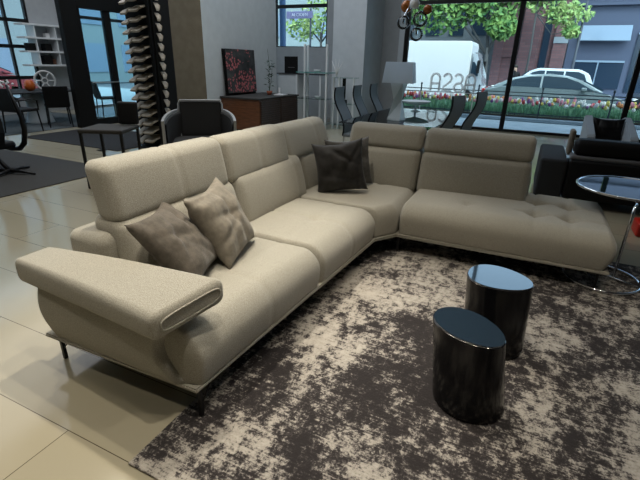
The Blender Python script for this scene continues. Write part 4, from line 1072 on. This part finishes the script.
tree('street_tree', 'pale leafy tree seen through the small high window', -9.3, 19.5, 2.9, [(-9.0, 19.5, 3.9, 1.0, 1.0, 1.2), (-10.2, 19.5, 3.1, .9, .9, .7), (-8.2, 19.6, 3.3, .7, .7, .7)], 900, M['leaf2'], 12, leaf=.11, tr=.08)

# street furniture
t = thing('lamp_post', 'dark street lamp post in front of the blue shop front', 'lamp post', (1.28, 26.9, -.05))
bm = NB(); tube(bm, [(1.42, 26.9, -.05), (1.42, 26.9, .4), (1.42, 26.9, 6.2)], [.10, .07, .05], 12); obj('pole', bm, M['pole'], t, True, True)
bm = NB(); lathe(bm, [(.05, 6.2), (.22, 6.3), (.24, 6.7), (.08, 6.9)], (1.42, 26.9, 0), 16); obj('lantern', bm, M['headlight'], t, True, True)
t = thing('street_pole', 'blue painted steel pole outside the small high window', 'pole', (-8.12, 14.0, -.05))
bm = NB(); rod(bm, (-8.12, 14.0, -.05), (-8.12, 14.0, 6.0), .105, 20); obj('pole', bm, M['steel_blue'], t, world=True)
bm = NB(); rod(bm, (-8.12, 14.0, -.05), (-8.12, 14.0, .1), .16, 20); obj('base', bm, M['steel_blue'], t, world=True)
def text(body, size, m, loc, rot, parent, name='lettering', ext=.01, mirror=False, bevel=0):
    cu = bpy.data.curves.new(name, 'FONT'); cu.body = body; cu.size = size; cu.extrude = ext; cu.align_x = 'CENTER'; cu.align_y = 'CENTER'; cu.space_character = 1.1
    tmp = bpy.data.objects.new('tmp', cu); col.objects.link(tmp); dg = bpy.context.evaluated_depsgraph_get()
    me = bpy.data.meshes.new_from_object(tmp.evaluated_get(dg)); bpy.data.objects.remove(tmp)
    if mirror: me.transform(Matrix.Scale(-1, 4, (1, 0, 0)))
    o = bpy.data.objects.new(name, me); col.objects.link(o); me.materials.clear(); me.materials.append(m)
    o.parent = parent; o.location = loc; o.rotation_euler = rot; return o
t = thing('street_sign', 'purple street sign with white lettering seen through the small high window', 'sign', (-9.6, 18.0, -.05))
bm = NB(); bx(bm, -10.25, -9.0, 17.98, 18.02, 3.22, 3.50, .01); obj('sign_board', bm, M['sign_purple'], t, world=True)
text('ALCIOEN', .17, M['stone_light'], (0, -.03, 3.41), (PI / 2, 0, 0), t)
for x in (-9.12,): bm = NB(); rod(bm, (x, 18.05, -.05), (x, 18.05, 3.6), .04, 12); obj('pole', bm, M['pole'], t, world=True)

# mirrored shop letters on the window, read from the street
def letters():
    t = thing('shop_lettering', 'pale rounded shop letters standing along the window, seen reversed from inside', 'sign', (-2.07, 12.18, .9))
    m = M['acrylic']
    def st(name, x0, pts_list, r=.030):
        bm = NB()
        for pts in pts_list: tube(bm, [(x0 + a, 12.18, .92 + b) for a, b in pts], r, 8)
        obj(name, bm, m, t, True, True)
    arc = lambda cx, cz, rx, rz_, a0, a1, n=14: [(cx + rx * math.cos(math.radians(a0 + (a1 - a0) * k / n)), cz + rz_ * math.sin(math.radians(a0 + (a1 - a0) * k / n))) for k in range(n + 1)]
    A_ = [[(0, .0), (0, .28)] + arc(.11, .30, .11, .12, 180, 0) + [(.22, 0)], [(0, .18), (.22, .18)]]
    S_ = [arc(.11, .31, .10, .11, 160, -60) + [(.05, .12)] + [(.0, .03), (.24, .0)]]
    S2 = [arc(.10, .30, .10, .12, 150, -50) + arc(.12, .10, .11, .10, 120, 420, 20)]
    st('letter', -2.56, A_); st('letter', -2.26, S_); st('letter', -1.97, S2); st('letter', -1.68, A_)
    bm = NB(); bx(bm, -2.85, -1.4, 12.16, 12.20, .885, .90); obj('base_bar', bm, m, t, world=True)
    for x in (-2.8, -1.45): bm = NB(); bx(bm, x - .01, x + .01, 12.17, 12.19, .0, .885); obj('support', bm, m, t, world=True)
letters()

# buildings across the street
def facade(t, x0, x1, y, z0, z1, m, name='wall', d=1.2): bm = NB(); bx(bm, x0, x1, y, y + d, z0, z1); return obj(name, bm, m, t, world=True)
t = thing('brick_building', 'purple-red brick building across the street with stone bands', 'building', (-.7, 30, -.05))
facade(t, -2.8, 1.05, 30, -.05, 11, M['brick'])
facade(t, -.25, .12, 29.94, -.05, 11, M['bldg_glass'], 'window', .3)
for x0, x1 in ((-2.8, -2.3), (-1.4, -.45), (.35, 1.05)): facade(t, x0, x1, 29.8, -.05, 11, M['brick'], 'pilaster', .22)
for z in (2.85, 6.2): facade(t, .33, 1.07, 29.76, z, z + .32, M['curb'], 'stone_band', .25)
facade(t, -2.82, -.43, 29.76, 2.1, 2.2, M['brick'], 'stone_band', .25)
t = thing('blue_shop_building', 'dark blue-grey shop front building with pale awning across the street', 'building', (6, 30, -.05))
facade(t, 1.1, 12, 30, -.05, 12, M['bldg_blue'])
for z in (4.7, 5.3, 6.0, 7.0): facade(t, 1.1, 12, 29.75, z, z + .12, M['stone'] if z == 5.3 else M['bldg_blue'], 'beam', .3)
for x0, x1, z0, z1 in ((1.55, 4.0, -.05 + .6, 2.0), (4.3, 6.4, .4, 3.4), (6.8, 9, .4, 3.4)):
    f = facade(t, x0, x1, 29.93, z0, z1, M['bldg_glass'], 'window', .08)
    facade(f, x0, x1, 29.88, (z1 - .1), z1, M['awning'], 'window_frame', .05); facade(f, (x0 + x1) / 2 - .03, (x0 + x1) / 2 + .03, 29.88, z0, z1 - .1, M['awning'], 'mullion', .04)
bm = NB(); A = [(1.6, 29.95, 3.75), (3.95, 29.95, 3.75), (3.95, 29.5, 3.0), (1.6, 29.5, 3.0)]
v0 = [bm.verts.new(v) for v in A]; v1 = [bm.verts.new((a, b + .03, c - .04)) for a, b, c in A]
bm.faces.new(v0); bm.faces.new(v1)
for i in range(4): bm.faces.new((v0[i], v0[(i + 1) % 4], v1[(i + 1) % 4], v1[i]))
obj('awning', bm, M['awning'], t, world=True)
t = thing('dark_building', 'shaded stone building behind the trees and the white van', 'building', (-6, 31, -.05))
facade(t, -9.5, -2.85, 31, -.05, 12, M['stone'])
for x in (-8.5, -6.8, -5.3, -3.9):
    for z in (.5, 3.3, 6.2): facade(t, x - .45, x + .45, 30.94, z, z + 1.6, M['bldg_glass'], 'window', .1)
t = thing('pale_building', 'pale blue-green building seen through the small high window', 'building', (-17, 34, -.05))
facade(t, -26, -10.5, 34, -.05, 12, M['bldg_pale'])
for k in range(7):
    for z in (.6, 3.4, 6.2, 9.0): facade(t, -25.3 + k * 2.1, -24.1 + k * 2.1, 33.94, z, z + 1.7, M['awning'], 'window', .1)
t = thing('pale_building', 'pale building outside the far left windows', 'building', (-26, 8, -.08))
bm = NB(); bx(bm, -27, -26, -2, 26, -.08, 11); obj('wall', bm, M['bldg_pale'], t, world=True)
for k in range(9):
    for z in (.6, 3.4, 6.2): bm = NB(); bx(bm, -26.0, -25.94, -1 + k * 3, .7 + k * 3, z, z + 1.7); obj('window', bm, M['awning'], t, world=True)
